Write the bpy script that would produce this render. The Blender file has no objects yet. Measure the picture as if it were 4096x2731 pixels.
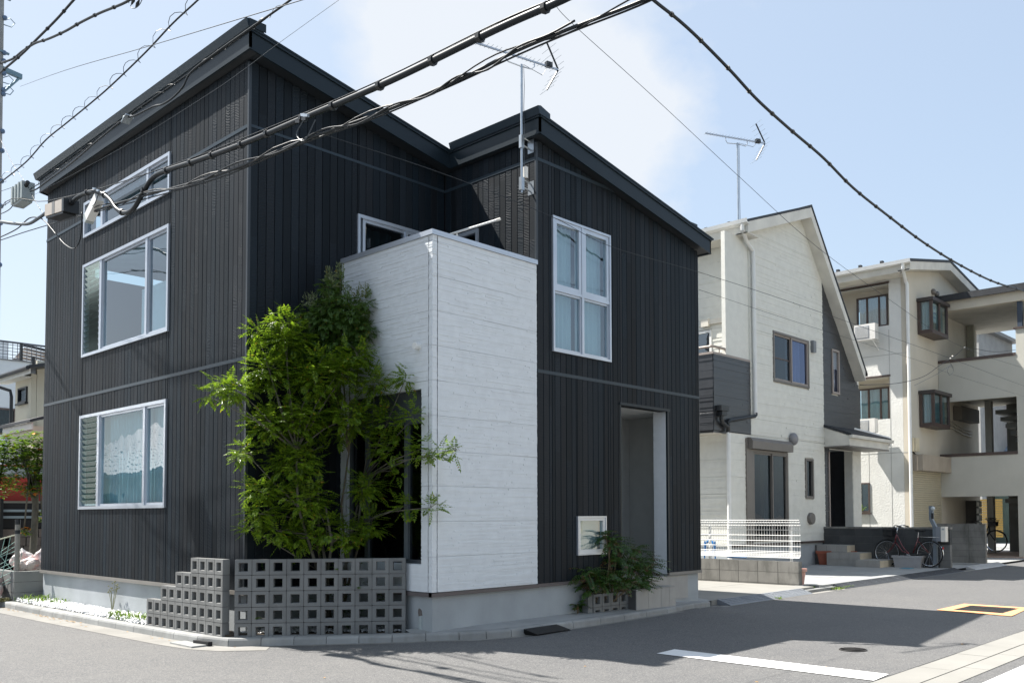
import bpy, math, random
from mathutils import Vector, Matrix, Euler
random.seed(11)
R=random.random
def U(a,b): return a+(b-a)*R()
sc=bpy.context.scene
col=sc.collection
# ---------------------------------------------------------------- camera, world, sun, exposure
AZ,PI_,RO=0.73573410,0.04069762,-0.00408711
fw=Vector((math.cos(PI_)*math.cos(AZ),math.cos(PI_)*math.sin(AZ),math.sin(PI_)))
rt=Vector((math.sin(AZ),-math.cos(AZ),0)); up=rt.cross(fw)
r2=rt*math.cos(RO)+up*math.sin(RO); u2=-rt*math.sin(RO)+up*math.cos(RO)
cd=bpy.data.cameras.new('camera'); cam=bpy.data.objects.new('camera',cd); col.objects.link(cam)
cam.matrix_world=Matrix(((r2.x,u2.x,-fw.x,0),(r2.y,u2.y,-fw.y,0),(r2.z,u2.z,-fw.z,1.65),(0,0,0,1)))
cd.sensor_width=36; cd.lens=3601.856/4096*36; cd.shift_x=-190.05/4096; cd.shift_y=546.34/4096
cd.clip_start=0.05; cd.clip_end=2000; sc.camera=cam
SUN=Vector((-0.27,0.60,1.0)).normalized()
elev=math.asin(SUN.z); azs=math.atan2(SUN.x,SUN.y)
w=bpy.data.worlds.new('World'); sc.world=w; w.use_nodes=True
nt=w.node_tree; N=nt.nodes; L=nt.links
N.clear()
def nd(t,nodes=None,**k):
    n=(nodes or N).new(t)
    for a,b in k.items(): setattr(n,a,b)
    return n
outw=nd('ShaderNodeOutputWorld'); bg=nd('ShaderNodeBackground'); bg.inputs['Strength'].default_value=0.105
sky=nd('ShaderNodeTexSky',sky_type='NISHITA',sun_disc=False,sun_elevation=elev,sun_rotation=azs,air_density=1.2,dust_density=3.0,ozone_density=1.5)
tcw=nd('ShaderNodeTexCoord')
def vm(op,a=None,b=None,nodes=None,links=None):
    n=nd('ShaderNodeVectorMath',nodes,operation=op); l=links or L
    for i,v in enumerate((a,b)):
        if v is None: continue
        if hasattr(v,'is_linked') or hasattr(v,'links'): l.new(v,n.inputs[i])
        else: n.inputs[i].default_value=v
    return n
def mth(op,a=None,b=None,c=None,nodes=None,links=None,clamp=False):
    n=nd('ShaderNodeMath',nodes,operation=op); n.use_clamp=clamp; l=links or L
    for i,v in enumerate((a,b,c)):
        if v is None: continue
        if hasattr(v,'links'): l.new(v,n.inputs[i])
        else: n.inputs[i].default_value=v
    return n.outputs[0]
def mixc(fac,a,b,nodes=None,links=None,mode='MIX'):
    n=nd('ShaderNodeMix',nodes,data_type='RGBA',blend_type=mode); l=links or L
    for s,v in ((0,fac),(6,a),(7,b)):
        if hasattr(v,'links'): l.new(v,n.inputs[s])
        else: n.inputs[s].default_value=v
    return n.outputs[2]
G=tcw.outputs['Generated']
# hazy white summer sky: pale veil thicker towards the sun, then cumulus
dsun=vm('DOT_PRODUCT',G,tuple(SUN)).outputs['Value']
glow=mth('POWER',mth('MAXIMUM',dsun,0.0),2.0)
veil=mth('MULTIPLY_ADD',glow,0.50,0.50,clamp=True)
c1=mixc(veil,sky.outputs[0],(2.4,2.8,3.25,1))
# clouds
nz=nd('ShaderNodeTexNoise'); nz.inputs['Scale'].default_value=5.2; nz.inputs['Detail'].default_value=9; nz.inputs['Roughness'].default_value=0.58
mp=nd('ShaderNodeMapping'); mp.inputs['Scale'].default_value=(1,1,1.5); mp.inputs['Location'].default_value=(3.1,0.4,1.7); L.new(G,mp.inputs[0]); L.new(mp.outputs[0],nz.inputs['Vector'])
dens=mth('MULTIPLY',nz.outputs[0],0.70)
for (dx,dy,dz,rad,amp) in [
    (*(0.646,0.763,2.155),0.12,0.19),(*(0.696,0.718,2.115),0.11,0.19),(*(0.791,0.612,2.082),0.075,0.26),(*(0.597,0.802,2.169),0.07,0.20),(*(0.754,0.657,2.219),0.12,0.20),(*(0.779,0.627,2.047),0.06,0.14),(*(0.849,0.528,2.081),0.04,0.13)]:
    v=Vector((dx,dy,dz-1.65)).normalized()
    dist=vm('DISTANCE',G,tuple(v)).outputs['Value']
    g=mth('POWER',2.718,mth('MULTIPLY',mth('POWER',mth('DIVIDE',dist,rad),2.0),-1.0))
    dens=mth('MULTIPLY_ADD',g,amp,dens)
# thin broken cloud everywhere
mr=nd('ShaderNodeMapRange'); mr.inputs[1].default_value=0.45; mr.inputs[2].default_value=0.64; L.new(dens,mr.inputs[0])
cl=mth('MULTIPLY',mr.outputs[0],0.85)
c2=mixc(cl,c1,(3.45,3.6,3.8,1))
L.new(c2,bg.inputs[0]); L.new(bg.outputs[0],outw.inputs[0])
sl=bpy.data.lights.new('sun','SUN'); sl.energy=4.8; sl.angle=math.radians(0.53); sl.color=(1.0,0.955,0.89)
so=bpy.data.objects.new('sun',sl); col.objects.link(so); so.rotation_euler=SUN.to_track_quat('Z','Y').to_euler(); so.location=(0,0,30)
sc.view_settings.view_transform='Standard'; sc.view_settings.look='None'; sc.view_settings.gamma=1; sc.view_settings.exposure=1.3
try: sc.view_settings.use_curve_mapping=False
except: pass

# ---------------------------------------------------------------- mesh helpers
class MB:
    def __init__(s): s.v=[]; s.f=[]
    def add(s,vs,fs):
        o=len(s.v); s.v+= [tuple(v) for v in vs]; s.f+=[tuple(i+o for i in f) for f in fs]; return s
    def box(s,x0,y0,z0,x1,y1,z1):
        if x0>x1:x0,x1=x1,x0
        if y0>y1:y0,y1=y1,y0
        if z0>z1:z0,z1=z1,z0
        return s.add([(x0,y0,z0),(x1,y0,z0),(x1,y1,z0),(x0,y1,z0),(x0,y0,z1),(x1,y0,z1),(x1,y1,z1),(x0,y1,z1)],
              [(0,3,2,1),(4,5,6,7),(0,1,5,4),(1,2,6,5),(2,3,7,6),(3,0,4,7)])
    def obox(s,c,ax,ay,az):   # oriented box: centre and half axes
        c,ax,ay,az=map(Vector,(c,ax,ay,az)); vs=[]
        for k in (-1,1):
            for i,j in ((-1,-1),(1,-1),(1,1),(-1,1)): vs.append(c+ax*i+ay*j+az*k)
        fl=ax.cross(ay).dot(az)<0
        fs=[(0,3,2,1),(4,5,6,7),(0,1,5,4),(1,2,6,5),(2,3,7,6),(3,0,4,7)]
        return s.add(vs,[f[::-1] for f in fs] if fl else fs)
    def prism(s,poly,z0,z1):  # poly ccw list of (x,y); z0,z1 numbers or functions
        n=len(poly); f0=z0 if callable(z0) else (lambda x,y:z0); f1=z1 if callable(z1) else (lambda x,y:z1)
        vs=[(x,y,f0(x,y)) for x,y in poly]+[(x,y,f1(x,y)) for x,y in poly]
        fs=[tuple(range(n))[::-1],tuple(range(n,2*n))]+[(i,(i+1)%n,n+(i+1)%n,n+i) for i in range(n)]
        return s.add(vs,fs)
    def ext(s,prof,a,b):      # extrude a closed 3D profile (list of points) from offset a to b
        a,b=Vector(a),Vector(b); n=len(prof)
        vs=[Vector(p)+a for p in prof]+[Vector(p)+b for p in prof]
        return s.add(vs,[tuple(range(n))[::-1],tuple(range(n,2*n))]+[(i,(i+1)%n,n+(i+1)%n,n+i) for i in range(n)])
    def quad(s,a,b,c,d): return s.add([a,b,c,d],[(0,1,2,3)])
    def tube(s,pts,r,n=6,cap=True):
        pts=[Vector(p) for p in pts]; m=len(pts); rs=r if isinstance(r,(list,tuple)) else [r]*m
        vs=[]; prev=None
        for i,p in enumerate(pts):
            t=(pts[min(i+1,m-1)]-pts[max(i-1,0)]).normalized()
            if prev is None:
                a=Vector((0,0,1)) if abs(t.z)<.9 else Vector((1,0,0)); q=t.cross(a).normalized()
            else: q=(prev-t*prev.dot(t)).normalized()
            prev=q; b=t.cross(q)
            for k in range(n):
                an=2*math.pi*k/n; vs.append(p+(q*math.cos(an)+b*math.sin(an))*rs[i])
        fs=[]
        for i in range(m-1):
            for k in range(n): fs.append((i*n+k,i*n+(k+1)%n,(i+1)*n+(k+1)%n,(i+1)*n+k))
        if cap: fs+=[tuple(range(n))[::-1],tuple(range((m-1)*n,m*n))]
        return s.add(vs,fs)
    def cyl(s,a,b,r,n=12,r2=None): return s.tube([a,b],[r,r if r2 is None else r2],n)
    def lathe(s,c,prof,n=16,axis='z'): # prof list (r,h)
        c=Vector(c); vs=[]; m=len(prof)
        for r,h in prof:
            for k in range(n):
                an=2*math.pi*k/n; x,y=r*math.cos(an),r*math.sin(an)
                vs.append(c+(Vector((x,y,h)) if axis=='z' else Vector((x,h,y)) if axis=='y' else Vector((h,x,y))))
        fs=[(i*n+k,i*n+(k+1)%n,(i+1)*n+(k+1)%n,(i+1)*n+k) for i in range(m-1) for k in range(n)]
        fs+=[tuple(range(n))[::-1],tuple(range((m-1)*n,m*n))]
        return s.add(vs,fs)
    def ell(s,c,rx,ry,rz,n=10,m=7,jit=0):
        c=Vector(c); vs=[]
        for i in range(m+1):
            th=math.pi*i/m
            for k in range(n):
                ph=2*math.pi*k/n; j=1+U(-jit,jit)
                vs.append(c+Vector((rx*math.sin(th)*math.cos(ph)*j,ry*math.sin(th)*math.sin(ph)*j,rz*math.cos(th)*j)))
        return s.add(vs,[((i+1)*n+k,(i+1)*n+(k+1)%n,i*n+(k+1)%n,i*n+k) for i in range(m) for k in range(n)])
    def mesh(s,name):
        me=bpy.data.meshes.new(name); me.from_pydata(s.v,[],s.f); me.update(); return me
def W(o):
    v=Vector((0,0,0))
    while o: v+=o.location; o=o.parent
    return v
def link(name,me,mat,parent=None,loc=(0,0,0),smooth=False,label=None,scale=None,kind=None):
    o=bpy.data.objects.new(name,me); col.objects.link(o)
    if mat is not None and not me.materials: me.materials.append(mat)
    if parent: o.parent=parent; o.location=Vector(loc)-W(parent)
    else: o.location=loc
    if scale: o.scale=scale
    if smooth:
        for p in me.polygons: p.use_smooth=True
    if label: o['label']=label
    if kind: o['kind']=kind
    return o
def part(name,mb,mat,parent,**k): return link(name,mb.mesh(name),mat,parent,**k)
def thing(name,label,cat,loc=(0,0,0),group=None):
    o=bpy.data.objects.new(name,None); col.objects.link(o); o.empty_display_size=.2; o.location=loc
    o['label']=label; o['category']=cat
    if group: o['group']=group
    return o
def tag(o,label,cat,group=None):
    o['label']=label; o['category']=cat
    if group: o['group']=group
    return o
def struct(name,mb,mat,smooth=False):
    o=link(name,mb.mesh(name),mat,smooth=smooth); o['kind']='structure'; return o
def children(o): return [c for c in col.objects if c.parent==o]
def copy_tree(o,parent=None):
    c=o.copy(); col.objects.link(c)
    if parent: c.parent=parent
    for ch in children(o): copy_tree(ch,c)
    return c

# ---------------------------------------------------------------- materials
def mat(name,base,rough=.6,var=.12,vs=2.0,bump=0,bs=60,metal=0,spec=.5,rnd=0,stain=0,stc=(.1,.1,.1),sts=3,detail=5,obj=None,coat=0):
    m=bpy.data.materials.new(name); m.use_nodes=True; t=m.node_tree; n=t.nodes; l=t.links
    b=n['Principled BSDF']; b.inputs['Roughness'].default_value=rough; b.inputs['Metallic'].default_value=metal
    b.inputs['Specular IOR Level'].default_value=spec
    if coat: b.inputs['Coat Weight'].default_value=coat; b.inputs['Coat Roughness'].default_value=.08
    geo=n.new('ShaderNodeNewGeometry')
    P=geo.outputs['Position']
    if rnd is not None and rnd>0:
        oi=n.new('ShaderNodeObjectInfo')
    nz=n.new('ShaderNodeTexNoise'); nz.inputs['Scale'].default_value=vs; nz.inputs['Detail'].default_value=detail; l.new(P,nz.inputs['Vector'])
    lo=tuple(c*(1-var) for c in base)+(1,); hi=tuple(min(1,c*(1+var)) for c in base)+(1,)
    cr=n.new('ShaderNodeMapRange'); cr.inputs[1].default_value=.3; cr.inputs[2].default_value=.7; l.new(nz.outputs[0],cr.inputs[0])
    c=mixc(cr.outputs[0],lo,hi,n,l)
    if rnd:
        k=mth('MULTIPLY_ADD',oi.outputs['Random'],rnd*2,1-rnd,nodes=n,links=l)
        vv=n.new('ShaderNodeVectorMath'); vv.operation='SCALE'; l.new(c,vv.inputs[0]); l.new(k,vv.inputs['Scale']); c=vv.outputs[0]
    if stain:
        s=n.new('ShaderNodeTexNoise'); s.inputs['Scale'].default_value=sts; s.inputs['Detail'].default_value=8; s.inputs['Roughness'].default_value=.65
        mpp=n.new('ShaderNodeMapping'); mpp.inputs['Scale'].default_value=(1,1,.35); l.new(P,mpp.inputs[0]); l.new(mpp.outputs[0],s.inputs['Vector'])
        r=n.new('ShaderNodeMapRange'); r.inputs[1].default_value=.48; r.inputs[2].default_value=.72; r.inputs[4].default_value=stain; l.new(s.outputs[0],r.inputs[0])
        c=mixc(r.outputs[0],c,(*stc,1),n,l)
    l.new(c,b.inputs['Base Color'])
    if bump:
        bn=n.new('ShaderNodeTexNoise'); bn.inputs['Scale'].default_value=bs; bn.inputs['Detail'].default_value=4; l.new(P,bn.inputs['Vector'])
        bu=n.new('ShaderNodeBump'); bu.inputs['Distance'].default_value=bump; bu.inputs['Strength'].default_value=1; l.new(bn.outputs[0],bu.inputs['Height']); l.new(bu.outputs[0],b.inputs['Normal'])
    m['k']=0
    return m
def nodes(m): t=m.node_tree; return t.nodes,t.links,t.nodes['Principled BSDF']

def board_mat():
    m=bpy.data.materials.new('charred_board'); m.use_nodes=True; n,l,b=nodes(m)
    b.inputs['Specular IOR Level'].default_value=.16
    g=n.new('ShaderNodeNewGeometry'); sp=n.new('ShaderNodeSeparateXYZ'); l.new(g.outputs['Position'],sp.inputs[0])
    x,y,z=sp.outputs; u=mth('ADD',x,y,nodes=n,links=l); oi=n.new('ShaderNodeObjectInfo'); r=oi.outputs['Random']
    M_=lambda op,a=None,bb=None,c=None,cl=False: mth(op,a,bb,c,nodes=n,links=l,clamp=cl)
    # each board changes its stamping every metre or so
    zi=M_('FLOOR',M_('MULTIPLY_ADD',r,7.3,M_('MULTIPLY',z,.72)))
    wn=n.new('ShaderNodeTexWhiteNoise'); wn.noise_dimensions='2D'; cb=n.new('ShaderNodeCombineXYZ'); l.new(zi,cb.inputs[0]); l.new(M_('MULTIPLY',r,91.7),cb.inputs[1]); l.new(cb.outputs[0],wn.inputs['Vector'])
    q=wn.outputs['Value']
    nz=n.new('ShaderNodeTexNoise'); nz.inputs['Scale'].default_value=5; nz.inputs['Detail'].default_value=3
    cb2=n.new('ShaderNodeCombineXYZ'); l.new(u,cb2.inputs[0]); l.new(z,cb2.inputs[1]); l.new(M_('MULTIPLY',r,50),cb2.inputs[2]); l.new(cb2.outputs[0],nz.inputs['Vector'])
    # diagonal chisel ripples
    ph=M_('MULTIPLY_ADD',z,150,M_('MULTIPLY',u,M_('MULTIPLY_ADD',q,-150,75)))
    ph=M_('MULTIPLY_ADD',nz.outputs[0],26,ph)
    rip=M_('SINE',ph)
    n2=n.new('ShaderNodeTexNoise'); n2.inputs['Scale'].default_value=3.2; n2.inputs['Detail'].default_value=2; l.new(cb2.outputs[0],n2.inputs['Vector'])
    amp=M_('MULTIPLY',M_('POWER',q,1.5),M_('MULTIPLY_ADD',n2.outputs[0],2.2,-.45,cl=True))
    fine=n.new('ShaderNodeTexNoise'); fine.inputs['Scale'].default_value=1; fine.inputs['Detail'].default_value=4
    mp2=n.new('ShaderNodeMapping'); mp2.inputs['Scale'].default_value=(60,160,1); l.new(cb2.outputs[0],mp2.inputs[0]); l.new(mp2.outputs[0],fine.inputs['Vector'])
    h=M_('MULTIPLY_ADD',M_('MULTIPLY',rip,amp),1.0,M_('MULTIPLY',fine.outputs[0],.55))
    bu=n.new('ShaderNodeBump'); bu.inputs['Distance'].default_value=.0018; l.new(h,bu.inputs['Height']); l.new(bu.outputs[0],b.inputs['Normal'])
    tone=M_('MULTIPLY_ADD',r,.55,M_('MULTIPLY_ADD',q,.4,.55))
    c=mixc(M_('MULTIPLY',M_('FRACT',M_('MULTIPLY',r,13.7)),1.0),(.0075,.0130,.0185,1),(.013,.0158,.0195,1),n,l)
    vv=n.new('ShaderNodeVectorMath'); vv.operation='SCALE'; l.new(c,vv.inputs[0]); l.new(tone,vv.inputs['Scale']); l.new(vv.outputs[0],b.inputs['Base Color'])
    l.new(M_('MULTIPLY_ADD',fine.outputs[0],.25,.42),b.inputs['Roughness'])
    return m
def asphalt_mat():
    m=bpy.data.materials.new('asphalt'); m.use_nodes=True; n,l,b=nodes(m); b.inputs['Roughness'].default_value=.82
    g=n.new('ShaderNodeNewGeometry'); P=g.outputs['Position']
    def nz(s,d,rg=.5):
        a=n.new('ShaderNodeTexNoise'); a.inputs['Scale'].default_value=s; a.inputs['Detail'].default_value=d; a.inputs['Roughness'].default_value=rg; l.new(P,a.inputs['Vector']); return a.outputs[0]
    def mr(v,a,bb,c,d):
        r=n.new('ShaderNodeMapRange'); 
        for i,q in enumerate((a,bb,c,d)): r.inputs[i+1].default_value=q
        l.new(v,r.inputs[0]); return r.outputs[0]
    c=mixc(mr(nz(.55,6,.6),.3,.7,0,1),(.098,.098,.099,1),(.126,.124,.120,1),n,l)
    c=mixc(mr(nz(5,8,.7),.42,.7,0,.5),c,(.078,.079,.083,1),n,l)
    vo=n.new('ShaderNodeTexVoronoi'); vo.inputs['Scale'].default_value=95; l.new(P,vo.inputs['Vector'])
    vf=n.new('ShaderNodeSeparateColor'); l.new(vo.outputs['Color'],vf.inputs[0])
    c=mixc(mr(vf.outputs[0],.55,1,0,.75),c,(.22,.215,.205,1),n,l)
    c=mixc(mr(vf.outputs[1],.7,1,0,.6),c,(.05,.05,.053,1),n,l)
    l.new(c,b.inputs['Base Color'])
    bu=n.new('ShaderNodeBump'); bu.inputs['Distance'].default_value=.004; bu.inputs['Strength'].default_value=.8
    hh=mth('ADD',vo.outputs['Distance'],mth('MULTIPLY',nz(220,3),.5,nodes=n,links=l),nodes=n,links=l)
    l.new(hh,bu.inputs['Height']); l.new(bu.outputs[0],b.inputs['Normal'])
    return m
def glass_mat(name,tint=(.75,.85,.88),refl=(.9,.95,1.0),ior=1.9,rough=0.0,wob=0.0006):
    m=bpy.data.materials.new(name); m.use_nodes=True; t=m.node_tree; n=t.nodes; l=t.links; n.clear()
    o=n.new('ShaderNodeOutputMaterial'); fr=n.new('ShaderNodeFresnel'); fr.inputs['IOR'].default_value=ior
    tr=n.new('ShaderNodeBsdfTransparent'); tr.inputs[0].default_value=(*tint,1)
    gl=n.new('ShaderNodeBsdfGlossy'); gl.inputs['Color'].default_value=(*refl,1); gl.inputs['Roughness'].default_value=rough
    if wob:
        g=n.new('ShaderNodeNewGeometry'); nz=n.new('ShaderNodeTexNoise'); nz.inputs['Scale'].default_value=2.2; nz.inputs['Detail'].default_value=1; l.new(g.outputs['Position'],nz.inputs['Vector'])
        bu=n.new('ShaderNodeBump'); bu.inputs['Distance'].default_value=wob*6; l.new(nz.outputs[0],bu.inputs['Height']); l.new(bu.outputs[0],gl.inputs['Normal'])
    mx=n.new('ShaderNodeMixShader'); gg=n.new('ShaderNodeNewGeometry'); l.new(mth('MULTIPLY',fr.outputs[0],mth('SUBTRACT',1.0,gg.outputs['Backfacing'],nodes=n,links=l),nodes=n,links=l),mx.inputs[0]); l.new(tr.outputs[0],mx.inputs[1]); l.new(gl.outputs[0],mx.inputs[2]); l.new(mx.outputs[0],o.inputs[0])
    return m
def leaf_mat(name,a,b_,trans=.45,rough=.35,brown=None):
    m=bpy.data.materials.new(name); m.use_nodes=True; n,l,b=nodes(m)
    g=n.new('ShaderNodeNewGeometry'); ri=g.outputs['Random Per Island']
    c=mixc(ri,(*a,1),(*b_,1),n,l)
    if brown:
        mrr=n.new('ShaderNodeMapRange'); nz=n.new('ShaderNodeTexNoise'); nz.inputs['Scale'].default_value=5.5; nz.inputs['Detail'].default_value=2; l.new(g.outputs['Position'],nz.inputs['Vector'])
        mrr.inputs[1].default_value=brown[1]; mrr.inputs[2].default_value=brown[1]+.08; l.new(nz.outputs[0],mrr.inputs[0]); c=mixc(mrr.outputs[0],c,(*brown[0],1),n,l)
    else:
        f=n.new('ShaderNodeMapRange'); f.inputs[1].default_value=.987; f.inputs[2].default_value=.99; wn=n.new('ShaderNodeTexWhiteNoise'); wn.noise_dimensions='1D'; l.new(mth('MULTIPLY',ri,977,nodes=n,links=l),wn.inputs['W']); l.new(wn.outputs['Value'],f.inputs[0]); c=mixc(f.outputs[0],c,(.35,.22,.02,1),n,l)
    l.new(c,b.inputs['Base Color']); b.inputs['Roughness'].default_value=rough; b.inputs['Specular IOR Level'].default_value=.5
    tl=n.new('ShaderNodeBsdfTranslucent'); cc=mixc(.5,c,(.20,.32,.015,1),n,l); l.new(cc,tl.inputs[0])
    mx=n.new('ShaderNodeMixShader'); mx.inputs[0].default_value=trans; o=n['Material Output']; l.new(b.outputs[0],mx.inputs[1]); l.new(tl.outputs[0],mx.inputs[2]); l.new(mx.outputs[0],o.inputs[0])
    return m
BOARD=board_mat(); ASPH=asphalt_mat()
GLASS=glass_mat('window_glass',ior=2.5); GLASS2=glass_mat('blue_coated_glass',(.45,.5,.6),(.62,.70,1.0),2.3); GLASSD=glass_mat('dark_glass',(.35,.4,.42),(.85,.92,1.0),1.6); LOUV=glass_mat('louver_glass',(.55,.68,.66),(.85,.95,.95),1.7,.12,0)
DMETAL=mat('dark_roof_metal',(.012,.020,.027),.4,.08,1.5,metal=0,spec=.25)
DMETALL=mat('ridge_flashing_metal',(.030,.044,.057),.4,.06,1.5,metal=.15,spec=.3)
SILVER=mat('silver_aluminium',(.50,.54,.60),.35,.05,3,metal=.55)
STEEL=mat('galvanised_steel',(.42,.46,.50),.38,.12,8,metal=.8)
WHITES=mat('white_ledge_siding',(.66,.69,.715),.62,.04,9,bump=.0008,bs=160,rnd=.01)
CREAM=mat('cream_siding',(.66,.655,.60),.55,.05,5,bump=.002,bs=90,rnd=.01,stain=.06,stc=(.5,.49,.43),sts=1.3)
CHAR=mat('charcoal_siding',(.036,.038,.042),.32,.12,6,bump=.002,bs=90,spec=.6)
CONC=mat('foundation_concrete',(.34,.365,.38),.8,.12,1.6,bump=.0015,bs=40,stain=.35,stc=(.27,.29,.30),sts=2.2)
KERB=mat('kerb_concrete',(.27,.275,.27),.85,.14,3,bump=.003,bs=70,rnd=.10,stain=.55,stc=(.17,.165,.15),sts=5)
PAVE=mat('pavement_concrete',(.30,.305,.30),.85,.10,1.2,bump=.002,bs=60,stain=.45,stc=(.19,.19,.185),sts=1.6)
PAVEL=mat('pale_pavement_concrete',(.25,.243,.222),.85,.08,1.4,bump=.002,bs=60,stain=.35,stc=(.25,.24,.22),sts=1.8)
GUTC=mat('gutter_concrete',(.23,.222,.205),.88,.12,1.8,bump=.003,bs=70,stain=.5,stc=(.15,.145,.135),sts=2.5)
BLK=mat('screen_block_concrete',(.165,.168,.165),.88,.10,4,bump=.003,bs=110,rnd=.10,stain=.3,stc=(.23,.235,.235),sts=6)
MORT=mat('mortar',(.10,.098,.095),.95,.1,8)
OLDB=mat('weathered_block',(.20,.195,.18),.9,.15,2.5,bump=.004,bs=60,rnd=.08,stain=.85,stc=(.085,.085,.075),sts=3.2)
FLASH=mat('base_flashing',(.20,.19,.175),.5,.05,3)
BRFLASH=mat('brown_base_flashing',(.10,.085,.085),.5,.05,3)
SOIL=mat('soil',(.06,.045,.03),.95,.3,10,bump=.02,bs=40)
PEB=mat('white_pebbles',(.72,.73,.74),.55,.1,20,rnd=0)
DARKIN=mat('dark_interior',(.012,.012,.013),.9,.1,2)
CURT=mat('sheer_curtain',(.50,.62,.64),.9,.05,3)
CURTW=mat('white_curtain',(.62,.64,.64),.9,.05,3)
CURTG=mat('grey_curtain',(.22,.27,.26),.9,.08,3)
BLACKP=mat('black_plastic',(.012,.014,.016),.4,.1,5)
CABLE=mat('cable_sheath',(.012,.016,.020),.42,.15,6,spec=.3)
CABLEG=mat('grey_cable',(.06,.075,.09),.45,.1,6)
WHITEP=mat('white_paint',(.72,.72,.70),.5,.05,3)
LINEP=mat('road_line_paint',(.78,.78,.77),.7,.05,3,bump=.003,bs=120,stain=.22,stc=(.5,.5,.49),sts=14)
ORANGE=mat('orange_road_paint',(.72,.36,.17),.75,.08,4,bump=.003,bs=120,stain=.25,stc=(.5,.22,.1),sts=9)
IRON=mat('cast_iron',(.055,.052,.05),.6,.2,20,bump=.004,bs=60,metal=.4)
BROWN=mat('brown_aluminium',(.085,.062,.055),.45,.06,4,metal=.2)
TAUPE=mat('taupe_aluminium',(.165,.15,.135),.45,.05,4,metal=.15)
TAUPEL=mat('light_taupe_frame',(.30,.255,.225),.45,.05,4,metal=.1)
BEIGE=mat('beige_stucco',(.54,.50,.42),.85,.06,1.0,bump=.003,bs=45,stain=.35,stc=(.43,.39,.32),sts=1.0)
BEIGEG=mat('grey_beige_stucco',(.47,.46,.41),.85,.05,1.0,bump=.003,bs=45,stain=.3,stc=(.38,.37,.33),sts=1.0)
WSTUC=mat('white_rough_stucco',(.66,.66,.63),.85,.05,1.4,bump=.012,bs=16,stain=.3,stc=(.52,.50,.45),sts=1.1)
TILEC=mat('tan_step_tile',(.56,.49,.37),.55,.06,4,rnd=.04,stain=.2,stc=(.3,.27,.2),sts=5)
TILEG=mat('grey_step_tile',(.34,.33,.31),.6,.06,4,rnd=.04,stain=.3,stc=(.18,.18,.17),sts=5)
TERRA=mat('terracotta_plastic',(.26,.065,.03),.55,.1,6)
TERRAL=mat('terracotta_clay',(.42,.16,.08),.75,.1,8)
TERRAP=mat('pale_pink_clay',(.52,.30,.25),.8,.1,8)
GREYPL=mat('grey_plastic_planter',(.30,.30,.31),.55,.06,6)
BARK=mat('grey_bark',(.13,.105,.075),.9,.25,12,bump=.004,bs=60)
BARKG=mat('pale_bark',(.12,.11,.085),.9,.25,9,bump=.006,bs=40)
LEAF=leaf_mat('bright_ash_leaf',(.06,.14,.010),(.24,.34,.022),.55)
LEAF2=leaf_mat('fine_green_leaf',(.045,.105,.018),(.09,.16,.028),.42)
LEAFM=leaf_mat('mahonia_leaf',(.018,.06,.014),(.055,.12,.016),.25,.3,brown=((.085,.032,.014),.545))
LEAFG=leaf_mat('street_tree_leaf',(.08,.17,.02),(.17,.27,.03),.42,.28)
ORL=mat('orange_old_leaf',(.62,.23,.02),.6,.25,8)
GRASS=leaf_mat('grass_blades',(.09,.18,.02),(.20,.28,.04),.3,.5)
RED=mat('red_car_paint',(.40,.045,.035),.28,.05,2,spec=.6,coat=.6)
MAROON=mat('maroon_bicycle_paint',(.11,.008,.012),.25,.1,5,spec=.7,coat=.5)
CHROME=mat('chrome',(.6,.62,.65),.18,.05,8,metal=1)
RUBBER=mat('rubber',(.012,.012,.012),.8,.1,9)
REDLENS=mat('red_reflector',(.6,.02,.015),.2,.05,8)
STONE=mat('brown_stone',(.14,.115,.10),.9,.2,3,bump=.01,bs=20,rnd=.15)
BAGW=mat('white_plastic_bag',(.55,.53,.52),.4,.1,5,bump=.01,bs=14,stain=.5,stc=(.5,.08,.06),sts=9)
BAGR=mat('red_and_white_rice_sack',(.56,.50,.47),.5,.12,5,bump=.008,bs=14,stain=.85,stc=(.48,.06,.05),sts=7)
BLUEP=mat('blue_plastic',(.01,.16,.42),.35,.05,5)
SHUT=mat('beige_shutter',(.50,.455,.34),.5,.04,3,metal=.1)
TILER=mat('grey_roof_tile',(.17,.18,.19),.35,.2,4,rnd=.12,spec=.6)
TILEB=mat('blue_grey_glazed_tile',(.22,.27,.33),.25,.2,4,rnd=.1,spec=.7)
SLATE=mat('black_slate_roof',(.022,.025,.03),.6,.2,8,bump=.004,bs=60)
PINKW=mat('pink_brick_wall',(.38,.25,.21),.8,.1,6)
GREENW=mat('green_grey_wall',(.10,.14,.12),.8,.1,3)
BLIND=mat('yellow_bamboo_blind',(.20,.13,.025),.7,.35,30)
PAPER=mat('white_notice_paper',(.75,.74,.70),.7,.03,4)
POSTG=mat('grey_blue_post_paint',(.15,.18,.21),.5,.05,4)
NET=mat('green_crow_net',(.25,.40,.36),.7,.1,6)
ROOMW=mat('white_room_wall',(.85,.87,.88),.8,.03,2)
PEACH=mat('beige_floor_tile',(.36,.27,.22),.7,.1,3)
CERAM=mat('white_ceramic',(.75,.72,.66),.2,.05,5)
CBOX=mat('grey_cable_box',(.34,.38,.38),.5,.08,6)
TANBOX=mat('tan_splice_case',(.45,.40,.35),.5,.08,4)

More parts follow.
